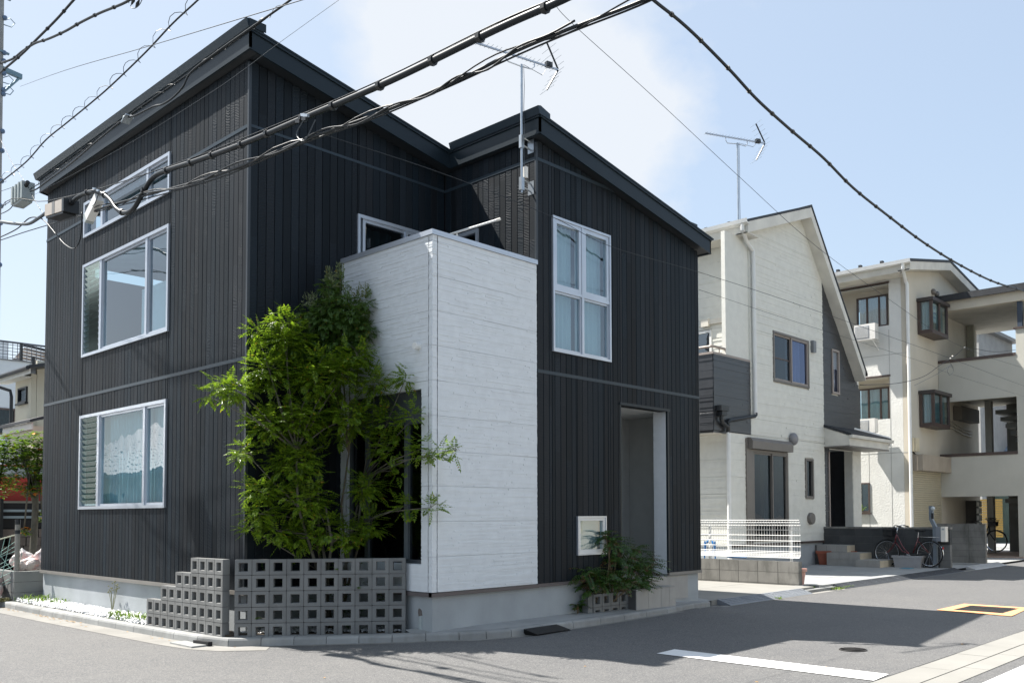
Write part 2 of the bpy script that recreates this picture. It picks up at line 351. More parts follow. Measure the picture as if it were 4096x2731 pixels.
# ---------------------------------------------------------------- wall builders
# face frames: 'x-' wall in plane x=c facing -X (u=y), 'y-' wall in plane y=c facing -Y (u=x)
def fbox(mb,face,c,u0,u1,z0,z1,d0,d1):
    """box on a face: d0..d1 measured outwards from the plane"""
    if face=='x-': mb.box(c-d1,u0,z0,c-d0,u1,z1)
    elif face=='x+': mb.box(c+d0,u0,z0,c+d1,u1,z1)
    elif face=='y+': mb.box(u0,c+d0,z0,u1,c+d1,z1)
    else: mb.box(u0,c-d1,z0,u1,c-d0,z1)
    return mb
def wall(mb,face,c,u0,u1,z0,z1,holes=(),th=.15,out=0.0):
    """solid wall slab behind the plane with rectangular holes (ua,ub,za,zb)"""
    us=sorted({u0,u1}|{h[0] for h in holes}|{h[1] for h in holes}); zs=sorted({z0,z1}|{h[2] for h in holes}|{h[3] for h in holes})
    us=[u for u in us if u0<=u<=u1]; zs=[z for z in zs if z0<=z<=z1]
    for a,b in zip(us,us[1:]):
        run=None
        for p,q in zip(zs,zs[1:]):
            m=((a+b)/2,(p+q)/2); inside=any(h[0]<m[0]<h[1] and h[2]<m[1]<h[3] for h in holes)
            if inside:
                if run: fbox(mb,face,c,a,b,run[0],run[1],-th,out); run=None
            else: run=(run[0],q) if run else (p,q)
        if run: fbox(mb,face,c,a,b,run[0],run[1],-th,out)
    return mb
def clip_spans(a,b,z0,z1,holes):
    sp=[(z0,z1)]
    for h in holes:
        if b<=h[0]+.004 or a>=h[1]-.004: continue
        ns=[]
        for s,e in sp:
            if h[3]<=s or h[2]>=e: ns.append((s,e)); continue
            if h[2]>s: ns.append((s,h[2]))
            if h[3]<e: ns.append((h[3],e))
        sp=ns
    return sp
def plank_mesh(face,wd,uu=0):
    """unit height plank with chamfered long edges, local u 0..wd, z 0..1, 16 mm thick"""
    g=.0035; ch=.004; t=.016
    pr=[(g,0),(g,t-ch),(g+ch,t),(wd-g-ch,t),(wd-g,t-ch),(wd-g,0)]
    mb=MB()
    if face=='y-': prof=[(u,-d,0) for u,d in pr][::-1]
    else: prof=[(-d,u,0) for u,d in pr]
    prof=prof[::-1]
    mb.ext(prof,(0,0,0),(0,0,1)); return mb.mesh('plank')
pmc={}
def planks(face,c,u0,u1,z0,z1,holes,parent,pitch=.1245,prefix='plank'):
    u=u0; i=0
    while u<u1-.01:
        wd=min(pitch,u1-u)
        if u1-(u+wd)<.03: wd=u1-u
        # split where a hole edge cuts this plank
        cuts=sorted({0,wd}|{h[k]-u for h in holes for k in (0,1) if .02<h[k]-u<wd-.02})
        for a,b in zip(cuts,cuts[1:]):
            key=(face,round(b-a,4))
            if key not in pmc: pmc[key]=plank_mesh(face,b-a); pmc[key].materials.append(BOARD)
            zt=z1(u+(a+b)/2) if callable(z1) else z1
            for s,e in clip_spans(u+a,u+b,z0,zt,holes):
                d=U(0,.003)
                loc=(c-d,u+a,s) if face=='x-' else (u+a,c-d,s)
                o=link(prefix,pmc[key],None,parent,loc=loc,scale=(1,1,e-s))
        u+=wd; i+=1
def ledges(face,c,u0,u1,z0,z1,holes,matl,parent,row=.455,st=.02,seg=.55,name='siding_panel',amp=.007,zclip=None,corner=.09,trimmat=None,base=.012):
    """stacked thin ledge-stone strips, one object per siding panel row"""
    z=z0
    while z<z1-.01:
        zt=min(z+row,z1); mb=MB(); q=z+.0015
        while q<zt-.002:
            h=min(U(st*.7,st*1.35),zt-.002-q)
            u=u0
            while u<u1-1e-4:
                ln=U(seg*.4,seg*1.6); ue=min(u+ln,u1)
                if u1-ue<.08: ue=u1
                uo,ueo=u,ue
                if zclip:
                    ok=[u+(ue-u)*k/24 for k in range(25) if q+h<zclip(u+(ue-u)*k/24)]
                    uo,ueo=(min(ok),max(ok)) if len(ok)>1 else (u,u)
                if ueo-uo>.02:
                    d=base+random.choice((0,.35,.6,1))*amp
                    for a,b in clip_u(uo,ueo,q,q+h,holes):
                        # front, top and bottom faces only
                        P=(lambda uu,zz,dd:(c-dd,uu,zz)) if face=='x-' else (lambda uu,zz,dd:(uu,c-dd,zz))
                        A,B_=(b,a) if face=='x-' else (a,b)
                        vs=[P(A,q,0),P(B_,q,0),P(B_,q,d),P(A,q,d),P(A,q+h,d*.96),P(B_,q+h,d*.96),P(A,q+h,0),P(B_,q+h,0)]
                        mb.add(vs,[(0,1,2,3),(3,2,5,4),(4,5,7,6),(0,3,4,6),(1,7,5,2)])
                u=ue
            q+=h
        if mb.f: part(name,mb,matl,parent)
        z=zt
def clip_u(a,b,z0,z1,holes):
    sp=[(a,b)]
    for h in holes:
        if z1<=h[2]+.002 or z0>=h[3]-.002: continue
        ns=[]
        for s,e in sp:
            if h[1]<=s or h[0]>=e: ns.append((s,e)); continue
            if h[0]>s: ns.append((s,h[0]))
            if h[1]<e: ns.append((h[1],e))
        sp=ns
    return sp
def frame(mb,face,c,u0,u1,z0,z1,w_=.05,d0=-.05,d1=.03,wb=None,wt=None):
    wb=wb or w_; wt=wt or w_
    fbox(mb,face,c,u0,u0+w_,z0,z1,d0,d1); fbox(mb,face,c,u1-w_,u1,z0,z1,d0,d1)
    fbox(mb,face,c,u0+w_,u1-w_,z0,z0+wb,d0,d1-.002); fbox(mb,face,c,u0+w_,u1-w_,z1-wt,z1,d0,d1-.002); return mb
def pane(face,c,u0,u1,z0,z1,d,m,parent,name='pane'):
    mb=MB(); fbox(mb,face,c,u0,u1,z0,z1,d-.006,d); return part(name,mb,m,parent)
def curtain(face,c,u0,u1,z0,z1,d,m,parent,amp=.025,pitch=.11,name='curtain'):
    mb=MB(); n=max(4,int((u1-u0)/pitch*6)); pts=[]
    for i in range(n+1):
        u=u0+(u1-u0)*i/n; k=amp*math.sin(u/pitch*2*math.pi+math.sin(u*5)); pts.append((u,d+k))
    P=(lambda uu,zz,dd:(c-dd,uu,zz)) if face=='x-' else (lambda uu,zz,dd:(uu,c-dd,zz))
    vs=[P(u,z0,dd) for u,dd in pts]+[P(u,z1,dd) for u,dd in pts]; k=n+1
    mb.add(vs,[(i,i+1,k+i+1,k+i) for i in range(n)])
    return part(name,mb,m,parent,smooth=True)

# ================================================================ GROUND
def sm(a,b,x):
    t=min(1,max(0,(x-a)/(b-a))); return t*t*(3-2*t)
def hump(x,y): return .06*sm(5.7,7.3,x)*sm(14.2,12.4,x)*sm(6.5,8.4,y)*sm(12,11,y)
g=MB(); xs=[-300,0,5.5]+[5.7+.2*i for i in range(44)]+[14.6,20,60,600]; ys=[-300,0,6.4]+[6.5+.2*i for i in range(28)]+[12.2,30,600]; n_=len(xs)
g.add([(x,y,hump(x,y)) for y in ys for x in xs],[(j*n_+i,j*n_+i+1,(j+1)*n_+i+1,(j+1)*n_+i) for j in range(len(ys)-1) for i in range(n_-1)]); struct('road',g,ASPH,smooth=True)
# kerb line (top front edge)

KP=[(5.47,30,.105),(5.46,20.2,.105),(5.44,17.7,.105),(5.455,15.6,.105),(5.51,13.1,.105),(5.54,11.75,.105),(5.60,11.05,.105),(5.72,10.74,.107),(6.073,10.439,0.112),(6.933,9.332,0.145),(7.455,8.910,0.163),(7.854,8.578,0.165),(8.357,8.415,0.165),(9.076,8.403,0.165),(10.103,8.395,0.165),(12.210,8.505,0.150),(13.3,8.79,.125),(13.95,8.82,.105)]
def along(P,d):
    for (a,b) in zip(P,P[1:]):
        a=Vector(a);b=Vector(b);l=(b-a).length
        if d<=l: return a+(b-a)*(d/l)
        d-=l
    return Vector(P[-1])
LEN=sum((Vector(b)-Vector(a)).length for a,b in zip(KP,KP[1:]))
def kerbstone(a,b,zt=0,wd=.15,zb=-.17):
    t=(b-a).normalized(); nrm=Vector((-t.y,t.x,0))  # towards the plot
    a=a+t*.004;b=b-t*.004
    pr=[(-.012,zb),(-.004,zt-.03),(.006,zt-.008),(.03,zt),(wd,zt),(wd,zb)]
    mb=MB(); prof=[nrm*x+Vector((0,0,z)) for x,z in pr]
    mb.ext(prof,a,b); return mb
kerb=MB()
kroot=bpy.data.objects.new('kerb',None); col.objects.link(kroot); kroot['kind']='structure'; kroot.location=(5.5,12,0)
d=0; cuts=[0]
while d<LEN-.5:
    p=along(KP,d); st=.6 if p.y>11.2 or p.x>8.2 else .36
    if 11.0>p.y>8.9: st=.42
    d=min(d+st,LEN); cuts.append(d)
for a,b in zip(cuts,cuts[1:]):
    o=part('kerb_stone',kerbstone(along(KP,a),along(KP,b)),KERB,kroot)
# gutter strips
def strip(name,P,wd,z,m,side=-1):
    mb=MB(); vs=[];n=len(P)
    for i,p in enumerate(P):
        a=Vector(P[max(i-1,0)]);b=Vector(P[min(i+1,n-1)]); t=Vector((b.x-a.x,b.y-a.y)).normalized(); nr=Vector((-t.y,t.x))*side
        q=Vector(p[:2])+nr*wd; vs+=[(p[0],p[1],z+hump(p[0],p[1])),(q.x,q.y,z+hump(q.x,q.y))]
    mb.add(vs,[(2*i,2*i+1,2*i+3,2*i+2) if side<0 else (2*i+1,2*i,2*i+2,2*i+3) for i in range(n-1)]); return struct(name,mb,m)
strip('gutter_concrete_left',KP[:9],.36,.004,GUTC)
strip('gutter_concrete_right',KP[8:],.10,.004,GUTC)
mb=MB(); mb.quad((13.9,8.62,.004),(30,8.62,.004),(30,8.80,.004),(13.9,8.80,.004)); struct('gutter_far',mb,GUTC)
# pavement between kerb and tower / block
mb=MB(); F=.012
q=[Vector(k)+Vector((.02,.10,-.004)) for k in KP[10:]]; q=[Vector((7.3,9.2,.155))]+q; n_=len(q); mb.add([tuple(v) for v in q]+[(max(7.3,v.x),9.3,.185+.012*sm(7.5,13.5,v.x)*0+(-.06*sm(12.8,13.9,v.x))) for v in q],[(i,i+1,n_+i+1,n_+i) for i in range(n_-1)])
struct('pavement',mb,PAVE)
# apron beside the dark house and driveway of the white house (scored slabs)
def slabs(name,x0,x1,y0,y1,z,xs,ys,m,zb=-.05):
    root=bpy.data.objects.new(name,None); col.objects.link(root); root['kind']='structure'; root.location=((x0+x1)/2,(y0+y1)/2,z)
    xs=[x0]+xs+[x1]; ys=[y0]+ys+[y1]
    for a,b in zip(xs,xs[1:]):
        for c,d in zip(ys,ys[1:]):
            mb=MB().box(a+.006,c+.006,zb,b-.006,d-.006,z+U(-.0015,.0015)); part('concrete_slab',mb,m,root)
    return root
slabs('apron_pavement',13.97,17.98,8.95,14.5,.10,[15.4,16.8],[10.5,12.3],PAVEL)
slabs('driveway',18.3,26.28,8.95,12.75,.105,[20.6,23.4],[9.9,11.2],PAVE)
slabs('garden_strip',18.0,21.0,12.75,16,.10,[],[],PAVE)
mb=MB().box(17.9,9.22,-.05,18.3,9.4,.1); mb.box(17.45,8.82,-.05,18.75,8.96,.06); struct('gutter_edge',mb,KERB)
mb=MB(); mb.quad((13.9,14.5,.06),(60,14.5,.06),(60,60,.06),(13.9,60,.06)); mb.quad((6.0,18.6,.10),(13.9,18.6,.10),(13.9,60,.10),(6.0,60,.10)); mb.quad((26.4,8.95,.06),(60,8.95,.06),(60,14.5,.06),(26.4,14.5,.06)); struct('far_plot_ground',mb,PAVE)
# checker-plate kerb ramps
def ramp(x0,x1,lab,m):
    t=thing('kerb_ramp',lab,'kerb ramp',(x0,8.8,0),'kerb ramps along the right-hand street')
    n=max(1,round((x1-x0)/.62))
    for i in range(n):
        a=x0+(x1-x0)*i/n+.003; b=x0+(x1-x0)*(i+1)/n-.003
        mb=MB(); prof=[(0,8.66,.006),(0,8.68,.02),(0,8.93,.104),(0,8.945,.104),(0,8.945,.006)]
        mb.ext(prof,(a,0,0),(b,0,0))
        k=int((b-a)/.055)
        for j in range(k):
            for q in range(4):
                xx=a+.03+(b-a-.06)*j/k; f=(q+.5)/4; yy=8.69+.23*f; zz=.022+.082*f; sgn=1 if (j+q)%2 else -1
                mb.obox((xx+.012,yy,zz+.002),(.015,.012*sgn,.004*sgn),(-.003*sgn,.004,0),(0,-.0008,.003))
        part('ramp_plate',mb,m,t)
RAMP=mat('grey_rubber_ramp',(.20,.215,.235),.5,.08,4,spec=.5)
ramp(14.15,17.35,'long grey checkered kerb ramp in front of the apron beside the dark house','')if 0 else ramp(14.15,17.35,'long grey checkered kerb ramp between the dark house and the white mesh fence',RAMP)
ramp(18.9,26.6,'long dark kerb ramp in front of the driveway with the bicycle',mat('dark_rubber_ramp',(.055,.06,.068),.5,.08,4))
ramp(27.6,30.6,'short pale kerb ramp beyond the bicycle beside the far block wall',mat('pale_ramp',(.42,.43,.44),.5,.08,4))
# black rubber ramp at the kerb
t=thing('rubber_step_ramp','black rubber wedge ramp lying against the kerb below the white tower','kerb ramp',(9.2,8.6,0))
mb=MB(); mb.add([(8.604,8.442,0.050),(9.549,8.467,0.050),(9.453,8.367,0.050),(8.738,8.322,0.050),(8.514,8.353,0.155),(9.112,8.316,0.165),(9.346,8.272,0.075),(8.646,8.234,0.080)],[(0,1,2,3)[::-1],(4,7,6,5),(0,4,5,1),(1,5,6,2),(2,6,7,3),(3,7,4,0)]) 
mb.f=[f[::-1] for f in mb.f]; part('wedge',mb,RUBBER,t)
# road paint
mb=MB(); mb.quad((8.72,3.72,.008),(9.16,3.75,.008),(9.15,6.40,.008),(8.74,6.37,.008)); struct('white_stop_line',mb,LINEP)
mb=MB(); mb.quad((8.2,2.55,.012),(60,2.55,.012),(60,2.87,.012),(8.2,2.87,.012)); struct('white_edge_line',mb,LINEP)
# concrete strip across the street mouth (two courses of slabs)
root=bpy.data.objects.new('concrete_gutter_strip',None); col.objects.link(root); root['kind']='structure'; root.location=(12,3.4,0)
x=7.4
while x<45:
    l_=1.2 if x<30 else 6
    part('gutter_slab',MB().box(x+.004,3.33,-.05,x+l_-.004,3.69+U(-.008,.008),.010+U(0,.002)),PAVEL,root)
    part('gutter_slab',MB().box(x+.304,3.06,-.05,x+l_+.3-.004,3.32,.006+U(0,.002)),PAVEL,root); x+=l_
mb=MB(); mb.quad((7.4,3.69,.003),(60,3.69,.003),(60,3.72,.003),(7.4,3.72,.003)); struct('strip_joint',mb,mat('tar_joint',(.02,.02,.02),.9))
# manhole
t=thing('manhole_cover','small round cast iron manhole cover in the asphalt beyond the white line','manhole cover',(10.54,4.75,0))
mb=MB(); mb.lathe((10.54,4.75,0),[(.165,.002),(.165,.010),(.155,.012)],28); part('rim',mb,IRON,t)
mb=MB(); mb.lathe((10.54,4.75,0),[(.148,.004),(.148,.012)],24)
for i in range(-4,5):
    for j in range(-4,5):
        if i*i+j*j<18: mb.box(10.54+i*.03-.008,4.75+j*.03-.008,.012,10.54+i*.03+.008,4.75+j*.03+.008,.017)
part('lid',mb,IRON,t)
# hydrant chamber cover with orange border
t=thing('hydrant_cover','long black ribbed hydrant cover framed by a painted orange rectangle on the road','manhole cover',(16.3,5,0))
mb=MB(); z=.009
for q in ([(15.55,4.36),(17.10,4.50),(17.10,4.68),(15.57,4.56)],[(15.72,5.40),(17.10,5.40),(17.10,5.60),(15.74,5.60)],[(15.55,4.36),(15.86,4.38),(15.98,5.60),(15.74,5.60)],[(16.82,4.48),(17.10,4.50),(17.12,5.60),(16.86,5.58)]):
    mb.add([(x,y,z+i*0) for i,(x,y) in enumerate(q)],[(0,1,2,3)]); z+=.0012
part('orange_border',mb,ORANGE,t)
mb=MB().box(15.92,4.60,0,16.84,5.38,.013); part('frame',mb,IRON,t)
mb=MB()
for i in range(2): mb.box(15.95+i*.44,4.63,.012,16.37+i*.44,5.35,.016)
for i in range(26):
    for k in range(2): mb.box(15.97+k*.44,4.65+i*.027,.016,16.35+k*.44,4.665+i*.027,.022)
part('lid',mb,IRON,t)
# planting bed, gravel
mb=MB(); mb.prism([(5.74,10.98),(7.1,9.70),(7.42,9.4),(7.46,11.0),(6.0,11.0),(6.0,13.1),(5.62,13.1)],-.03,.13); struct('planting_bed_soil',mb,SOIL)
mb=MB(); mb.prism([(5.60,18.62),(5.585,13.0),(6.02,13.0),(6.02,18.62)],-.03,.095); struct('gravel_bed',mb,mat('gravel_bed_base',(.35,.34,.32),.9,.2,30))
def pebbles(n,fn,s0,s1,name):
    mb=MB()
    for i in range(n):
        x,y,z=fn(); s=U(s0,s1); a=U(0,6.28); ca,sa=math.cos(a),math.sin(a); v=[]
        for (p,q,r) in ((1,0,0),(0,.75,0),(-1,0,0),(0,-.7,0),(0,0,.55),(0,0,-.5),(.6,.5,.35),(-.6,-.4,.35)):
            k=s*U(.85,1.15); v.append((x+(p*ca-q*sa)*k,y+(p*sa+q*ca)*k,z+r*k))
        mb.add(v,[(0,6,4),(0,1,6),(6,1,4),(1,2,4),(2,7,4),(2,3,7),(7,3,4),(3,0,4),(1,0,5),(2,1,5),(3,2,5),(0,3,5)])
    o=part(name,mb,PEB,None,smooth=False); o['kind']='stuff'; return o
o=pebbles(5200,lambda:(U(5.61,6.0),13.05+5.5*R(),.105+U(0,.03)+(.03 if R()<.3 else 0)),.014,.030,'white_pebbles'); tag(o,'bed of white pebbles between the kerb and the concrete base of the dark house','pebbles')
def bedpt():
    while 1:
        x,y=U(5.75,7.42),U(9.5,11)
        if (x-5.72)+(y-11.0)*1.13>.02 or True:
            # inside if behind the diagonal wall
            s=(y-10.98)*(7.1-5.74)-(x-5.74)*(9.70-10.98)
            if s>.12: return (x,y,.14+U(0,.02))
o=pebbles(900,bedpt,.014,.03,'white_pebbles'); tag(o,'white pebbles scattered behind the long diagonal screen block wall','pebbles')
# weeds along the gravel
def blades(name,pts,h,n,m,lab,cat,spread=.07,wd=.006):
    mb=MB()
    for (x,y,z) in pts:
        for i in range(n):
            a=U(0,6.28); l_=h*U(.5,1.2); o_=Vector((x+U(-spread,spread),y+U(-spread,spread),z)); dr=Vector((math.cos(a),math.sin(a),0)); sd=Vector((-dr.y,dr.x,0))*wd*U(.7,2.2)
            m1=o_+dr*l_*.35+Vector((0,0,l_*.75)); tp=o_+dr*l_*.85+Vector((0,0,l_*.8))
            mb.add([o_-sd*.5,o_+sd*.5,m1+sd,m1-sd,tp],[(0,1,2,3),(3,2,4)])
    o=part(name,mb,m,None); o['kind']='stuff'; return tag(o,lab,cat)
blades('weeds',[(5.75,17.9,.11),(5.8,17.6,.11),(5.9,18.2,.11),(5.86,17.2,.11),(5.7,18.3,.11)],.16,26,GRASS,'green weeds in the white pebbles beside the grey planter wall','weeds',.14)
blades('weeds',[(5.7,14.0,.11),(5.72,13.75,.11),(5.75,13.45,.11),(5.8,13.25,.11),(5.68,14.3,.11),(5.9,13.6,.11)],.13,34,GRASS,'yellow green weeds in the pebbles beside the stepped screen block wall','weeds',.1)
t=thing('wild_plant','thin dried weed with small heads standing against the concrete base','weed',(5.93,15.0,.1))
mb=MB()
for k in range(7):
    a=U(0,6.28); p=Vector((5.93,15.05,.1)); q=p+Vector((U(-.02,.02),U(-.16,.16),U(.3,.5))); mb.tube([p,(p+q)/2+Vector((0,U(-.03,.03),0)),q],.004,4)
    for j in range(3): mb.ell(q+Vector((U(-.03,.03),U(-.04,.04),U(-.03,.03))),.012,.012,.012,5,4)
part('stems',mb,mat('dry_stem',(.22,.22,.12),.8),t)
blades('grass',[(18.6+i*.18,8.74+.02*i,.005) for i in range(7)],.06,26,GRASS,'strip of yellow grass growing in the kerb gap before the driveway ramp','grass',.1)
blades('grass',[(15.9,8.63,.005),(18.2,9.1,.05)],.05,20,GRASS,'small tufts of grass at the foot of the grey kerb ramp','grass',.08)
blades('grass',[(7.35,9.17,.005),(7.5,9.1,.005)],.04,20,GRASS,'flat green moss at the kerb foot below the screen block wall','grass',.05)
o=MB()
for i in range(150):
    if i<70: p=along(KP,U(2,LEN-2)); x,y=p.x-.05-abs(random.gauss(0,.07)),p.y-.02
    else: x,y=U(4.3,12),U(3.5,8.4)
    if i>84: p=along(KP,U(10.5,15)); x,y=p.x-.03-abs(random.gauss(0,.04)),p.y-.04
    s=U(.012,.028); a=U(0,6.28); c_,s_=math.cos(a),math.sin(a)
    o.add([(x+c_*s,y+s_*s,.010),(x-s_*s*.5,y+c_*s*.5,.016),(x-c_*s,y-s_*s,.010),(x+s_*s*.5,y-c_*s*.5,.013)],[(0,1,2,3)])
o=part('fallen_leaves',o,mat('fallen_leaf',(.38,.21,.05),.7,.5,30),None); o['kind']='stuff'; tag(o,'few dry fallen leaves scattered along the kerb and asphalt','leaves')
# drain opening under kerb
t=thing('drain_inlet','dark drain opening below the kerb beside the stepped block wall','drain',(5.55,11.0,0))
part('lid',MB().obox((5.42,11.35,.012),(.10,0,0),(0,.30,0),(0,0,.012)),KERB,t); part('opening',MB().obox((5.53,11.18,.03),(.03,0,0),(-.02,.16,0),(0,0,.03)),DARKIN,t)

# ================================================================ DARK HOUSE
X0,Y0,Ye,xt,xb,xr,yf=6.008,11.004,18.495,7.463,9.416,13.621,8.961
S_=.179; ZR=lambda x,y=0:7.774-S_*(x-X0)
B1,B2,FL=3.765,6.886,.66
H=thing('dark_house','black board clad two storey house with sloping roof and white corner tower','house',(X0,Y0,.1))
wins=dict(up=(13.29,16.63,6.52,7.14),mid=(13.29,16.63,4.415,6.04),low=(13.31,16.655,1.78,3.40))
hl=[wins['up'],wins['mid'],wins['low']]
bw=(9.728,11.09,4.065,6.096); sw=(10.26,10.94,1.04,1.63); po=(11.35,12.65,.42,3.41)
mw=(7.72,9.38,4.35,6.09)      # balcony window on main wall
rw=(10.179,10.95,5.0,6.09)    # side window behind tower
mb=MB()
wall(mb,'x-',X0+.018,Y0+.02,Ye,FL,7.70,hl,out=0); wall(mb,'y-',Y0+.018,X0+.02,xb,FL,7.1,[mw],th=.15)
wall(mb,'y-',yf+.018,xb+.02,xr,FL,6.3,[bw,sw,(po[0],po[1],FL-.3,po[3])]); wall(mb,'x-',xb+.018,yf+.17,Y0+.2,3.0,6.9,[rw])
mb.box(xr-.15,yf+.02,FL,xr,Ye,6.28); mb.box(X0+.02,Ye-.15,FL,xr,Ye,6.3); 
part('wall',mb,mat('wall_membrane_black',(.012,.013,.015),.7),H)
planks('x-',X0,Y0,Ye,FL+.01,7.76,hl,H)
planks('y-',Y0,X0,xb-.02,FL+.01,lambda u:ZR(u)-.02,[mw],H)
planks('x-',xb,yf,Y0-.015,5.2,lambda u:ZR(xb)-.02,[rw],H)
planks('y-',yf,xb,xr,FL+.01,lambda u:ZR(u)-.02,[bw,sw,(po[0],po[1],0,po[3])],H)
# bands and corner trims
mb=MB()
for z in (B1,B2):
    fbox(mb,'x-',X0,Y0-.02,Ye,z-.05,z-.002,.012,.024); fbox(mb,'y-',Y0,X0,xb,z-.04,z-.002,.012,.022)
    fbox(mb,'y-',yf,xb+.0,xr,z-.05,z-.002,.012,.024)
    if z==B2: fbox(mb,'x-',xb,yf-.02,Y0-.03,z-.05,z-.002,.012,.024)
part('joint_band',mb,DMETALL,H)
CT=mat('dark_corner_trim',(.025,.032,.04),.4)
for q in ((X0-.026,Y0-.026,FL,X0+.012,Y0+.012,7.72),(xb-.022,yf-.022,5.34,xb+.012,yf+.012,7.1),(xr-.012,yf-.022,FL,xr+.004,yf+.012,6.3)): part('corner_trim',MB().box(*q),CT,H)
# foundation and base flashing
mb=MB(); mb.box(X0+.03,Y0+.03,-.1,X0+.2,Ye,FL-.03); mb.box(X0+.2,Y0+.03,-.1,xt+.2,Y0+.2,FL-.03)
mb.box(xt+.03,yf+.03,-.1,xt+.2,Y0+.03,FL-.03); mb.box(xt+.2,yf+.03,-.1,po[0]-.02,yf+.2,FL-.03); mb.box(po[1]+.02,yf+.03,-.1,xr-.02,yf+.2,FL-.03); mb.box(xr-.2,yf+.2,-.1,xr-.02,Ye,FL-.03)
part('foundation',mb,CONC,H)
mb=MB(); fbox(mb,'x-',X0,Y0-.02,Ye+.01,FL-.045,FL+.008,-.03,.03); fbox(mb,'y-',Y0,X0,xt,FL-.045,FL+.008,-.03,.03); part('base_flashing',mb,FLASH,H)
mb=MB(); fbox(mb,'x-',xt,yf-.03,Y0-.04,FL-.05,FL-.002,-.03,.03); fbox(mb,'y-',yf,xt-.03,xb,FL-.05,FL-.002,-.03,.032); fbox(mb,'y-',yf,xb,po[0],FL-.045,FL+.004,-.03,.026); part('base_flashing',mb,BRFLASH,H)
mb=MB(); fbox(mb,'y-',yf,po[1],xr+.03,FL-.045,FL+.004,-.03,.026); part('base_flashing',mb,FLASH,H)
# roof
RX0,RY0,RXb,RYb,RX1,RY1=5.872,10.765,9.315,8.785,13.82,18.57
LP=[(RX0,RY0),(RXb,RY0),(RXb,RYb),(RX1,RYb),(RX1,RY1),(RX0,RY1)]
sf=lambda x,y:ZR(x)
part('soffit',MB().prism([(a+.02 if a<9 else (a+.02 if a<10 else a-.02),b+.02 if b<12 else b-.02) for a,b in LP],sf,lambda x,y:ZR(x)+.03),mat('dark_soffit',(.016,.02,.024),.6),H)
FH=.215
def fascia(a,b):
    a=Vector(a);b=Vector(b);t=(b-a).normalized();n_=Vector((t.y,-t.x)) # outward for ccw
    mb=MB(); q=[(a.x,a.y),(b.x,b.y),(b.x-n_.x*.03,b.y-n_.y*.03),(a.x-n_.x*.03,a.y-n_.y*.03)]
    mb.prism(q,lambda x,y:ZR(x)-.006,lambda x,y:ZR(x)+FH)
    o_=n_*.008
    q=[(a.x+o_.x,a.y+o_.y),(b.x+o_.x,b.y+o_.y),(b.x-n_.x*.02,b.y-n_.y*.02),(a.x-n_.x*.02,a.y-n_.y*.02)]
    mb.prism(q,lambda x,y:ZR(x)-.02,lambda x,y:ZR(x)-.004)   # drip edge
    o_=n_*.022; q=[(a.x+o_.x,a.y+o_.y),(b.x+o_.x,b.y+o_.y),(b.x-n_.x*.02,b.y-n_.y*.02),(a.x-n_.x*.02,a.y-n_.y*.02)]
    mb.prism(q,lambda x,y:ZR(x)+FH+.001,lambda x,y:ZR(x)+FH+.035)
    return mb
E_=[((RX0,RY1),(RX0,RY0)),((RX0,RY0),(RXb,RY0)),((RXb,RY0),(RXb,RYb)),((RXb,RYb),(RX1,RYb)),((RX1,RYb),(RX1,RY1)),((RX1,RY1),(RX0,RY1))]
for a,b in E_: part('fascia',fascia(a,b),DMETAL,H)
part('roof_sheet',MB().prism([(RX0-.03,RY0-.03),(RXb-.03,RY0-.03),(RXb-.03,RYb-.03),(RX1+.05,RYb-.03),(RX1+.05,RY1+.03),(RX0-.03,RY1+.03)],lambda x,y:ZR(x)+FH+.036,lambda x,y:ZR(x)+FH+.062),DMETAL,H)
# raised ridge cap on the high (street) edges, in lengths
def cap(y0,y1,x):
    z=ZR(x)+FH
    n=max(1,round((y1-y0)/2.0))
    for i in range(n):
        a=y0+(y1-y0)*i/n+.003;b=y0+(y1-y0)*(i+1)/n-.003
        mb=MB(); prof=[(x-.05,0,z+.055),(x-.08,0,z+.135),(x-.02,0,z+.15),(x+.18,0,z+.09),(x+.18,0,z+.0),(x-.04,0,z+.03)]
        mb.ext(prof[::-1],(0,a,0),(0,b,0)); part('ridge_cap',mb,DMETALL,H)
cap(RY0-.04,RY1+.12,RX0); cap(RYb-.04,RY0-.06,RXb)
# notched end closer of the cap
part('ridge_cap_end',MB().box(RX0-.04,RY0-.055,ZR(RX0)+FH+.03,RX0+.2,RY0-.045,ZR(RX0)+FH+.14),DMETAL,H)
# gutter at the low edge
mb=MB(); z=ZR(RX1)+.06; prof=[(RX1,0,z+.10),(RX1,0,z),(RX1+.11,0,z+.005),(RX1+.13,0,z+.10),(RX1+.118,0,z+.10),(RX1+.10,0,z+.018),(RX1+.012,0,z+.012),(RX1+.012,0,z+.10)]
mb.ext(prof,(0,RYb+.1,0),(0,RY1,0)); part('gutter',mb,BLACKP,H)
part('downpipe',MB().tube([(RX1+.06,RYb+.45,z),(RX1+.06,RYb+.45,z-.12),(RX1+.02,RYb+.45,z-.2),(xr+.05,RYb+.45,z-.24),(xr+.04,RYb+.45,z-.32),(xr+.04,RYb+.45,.2)],.03,8),BLACKP,H)

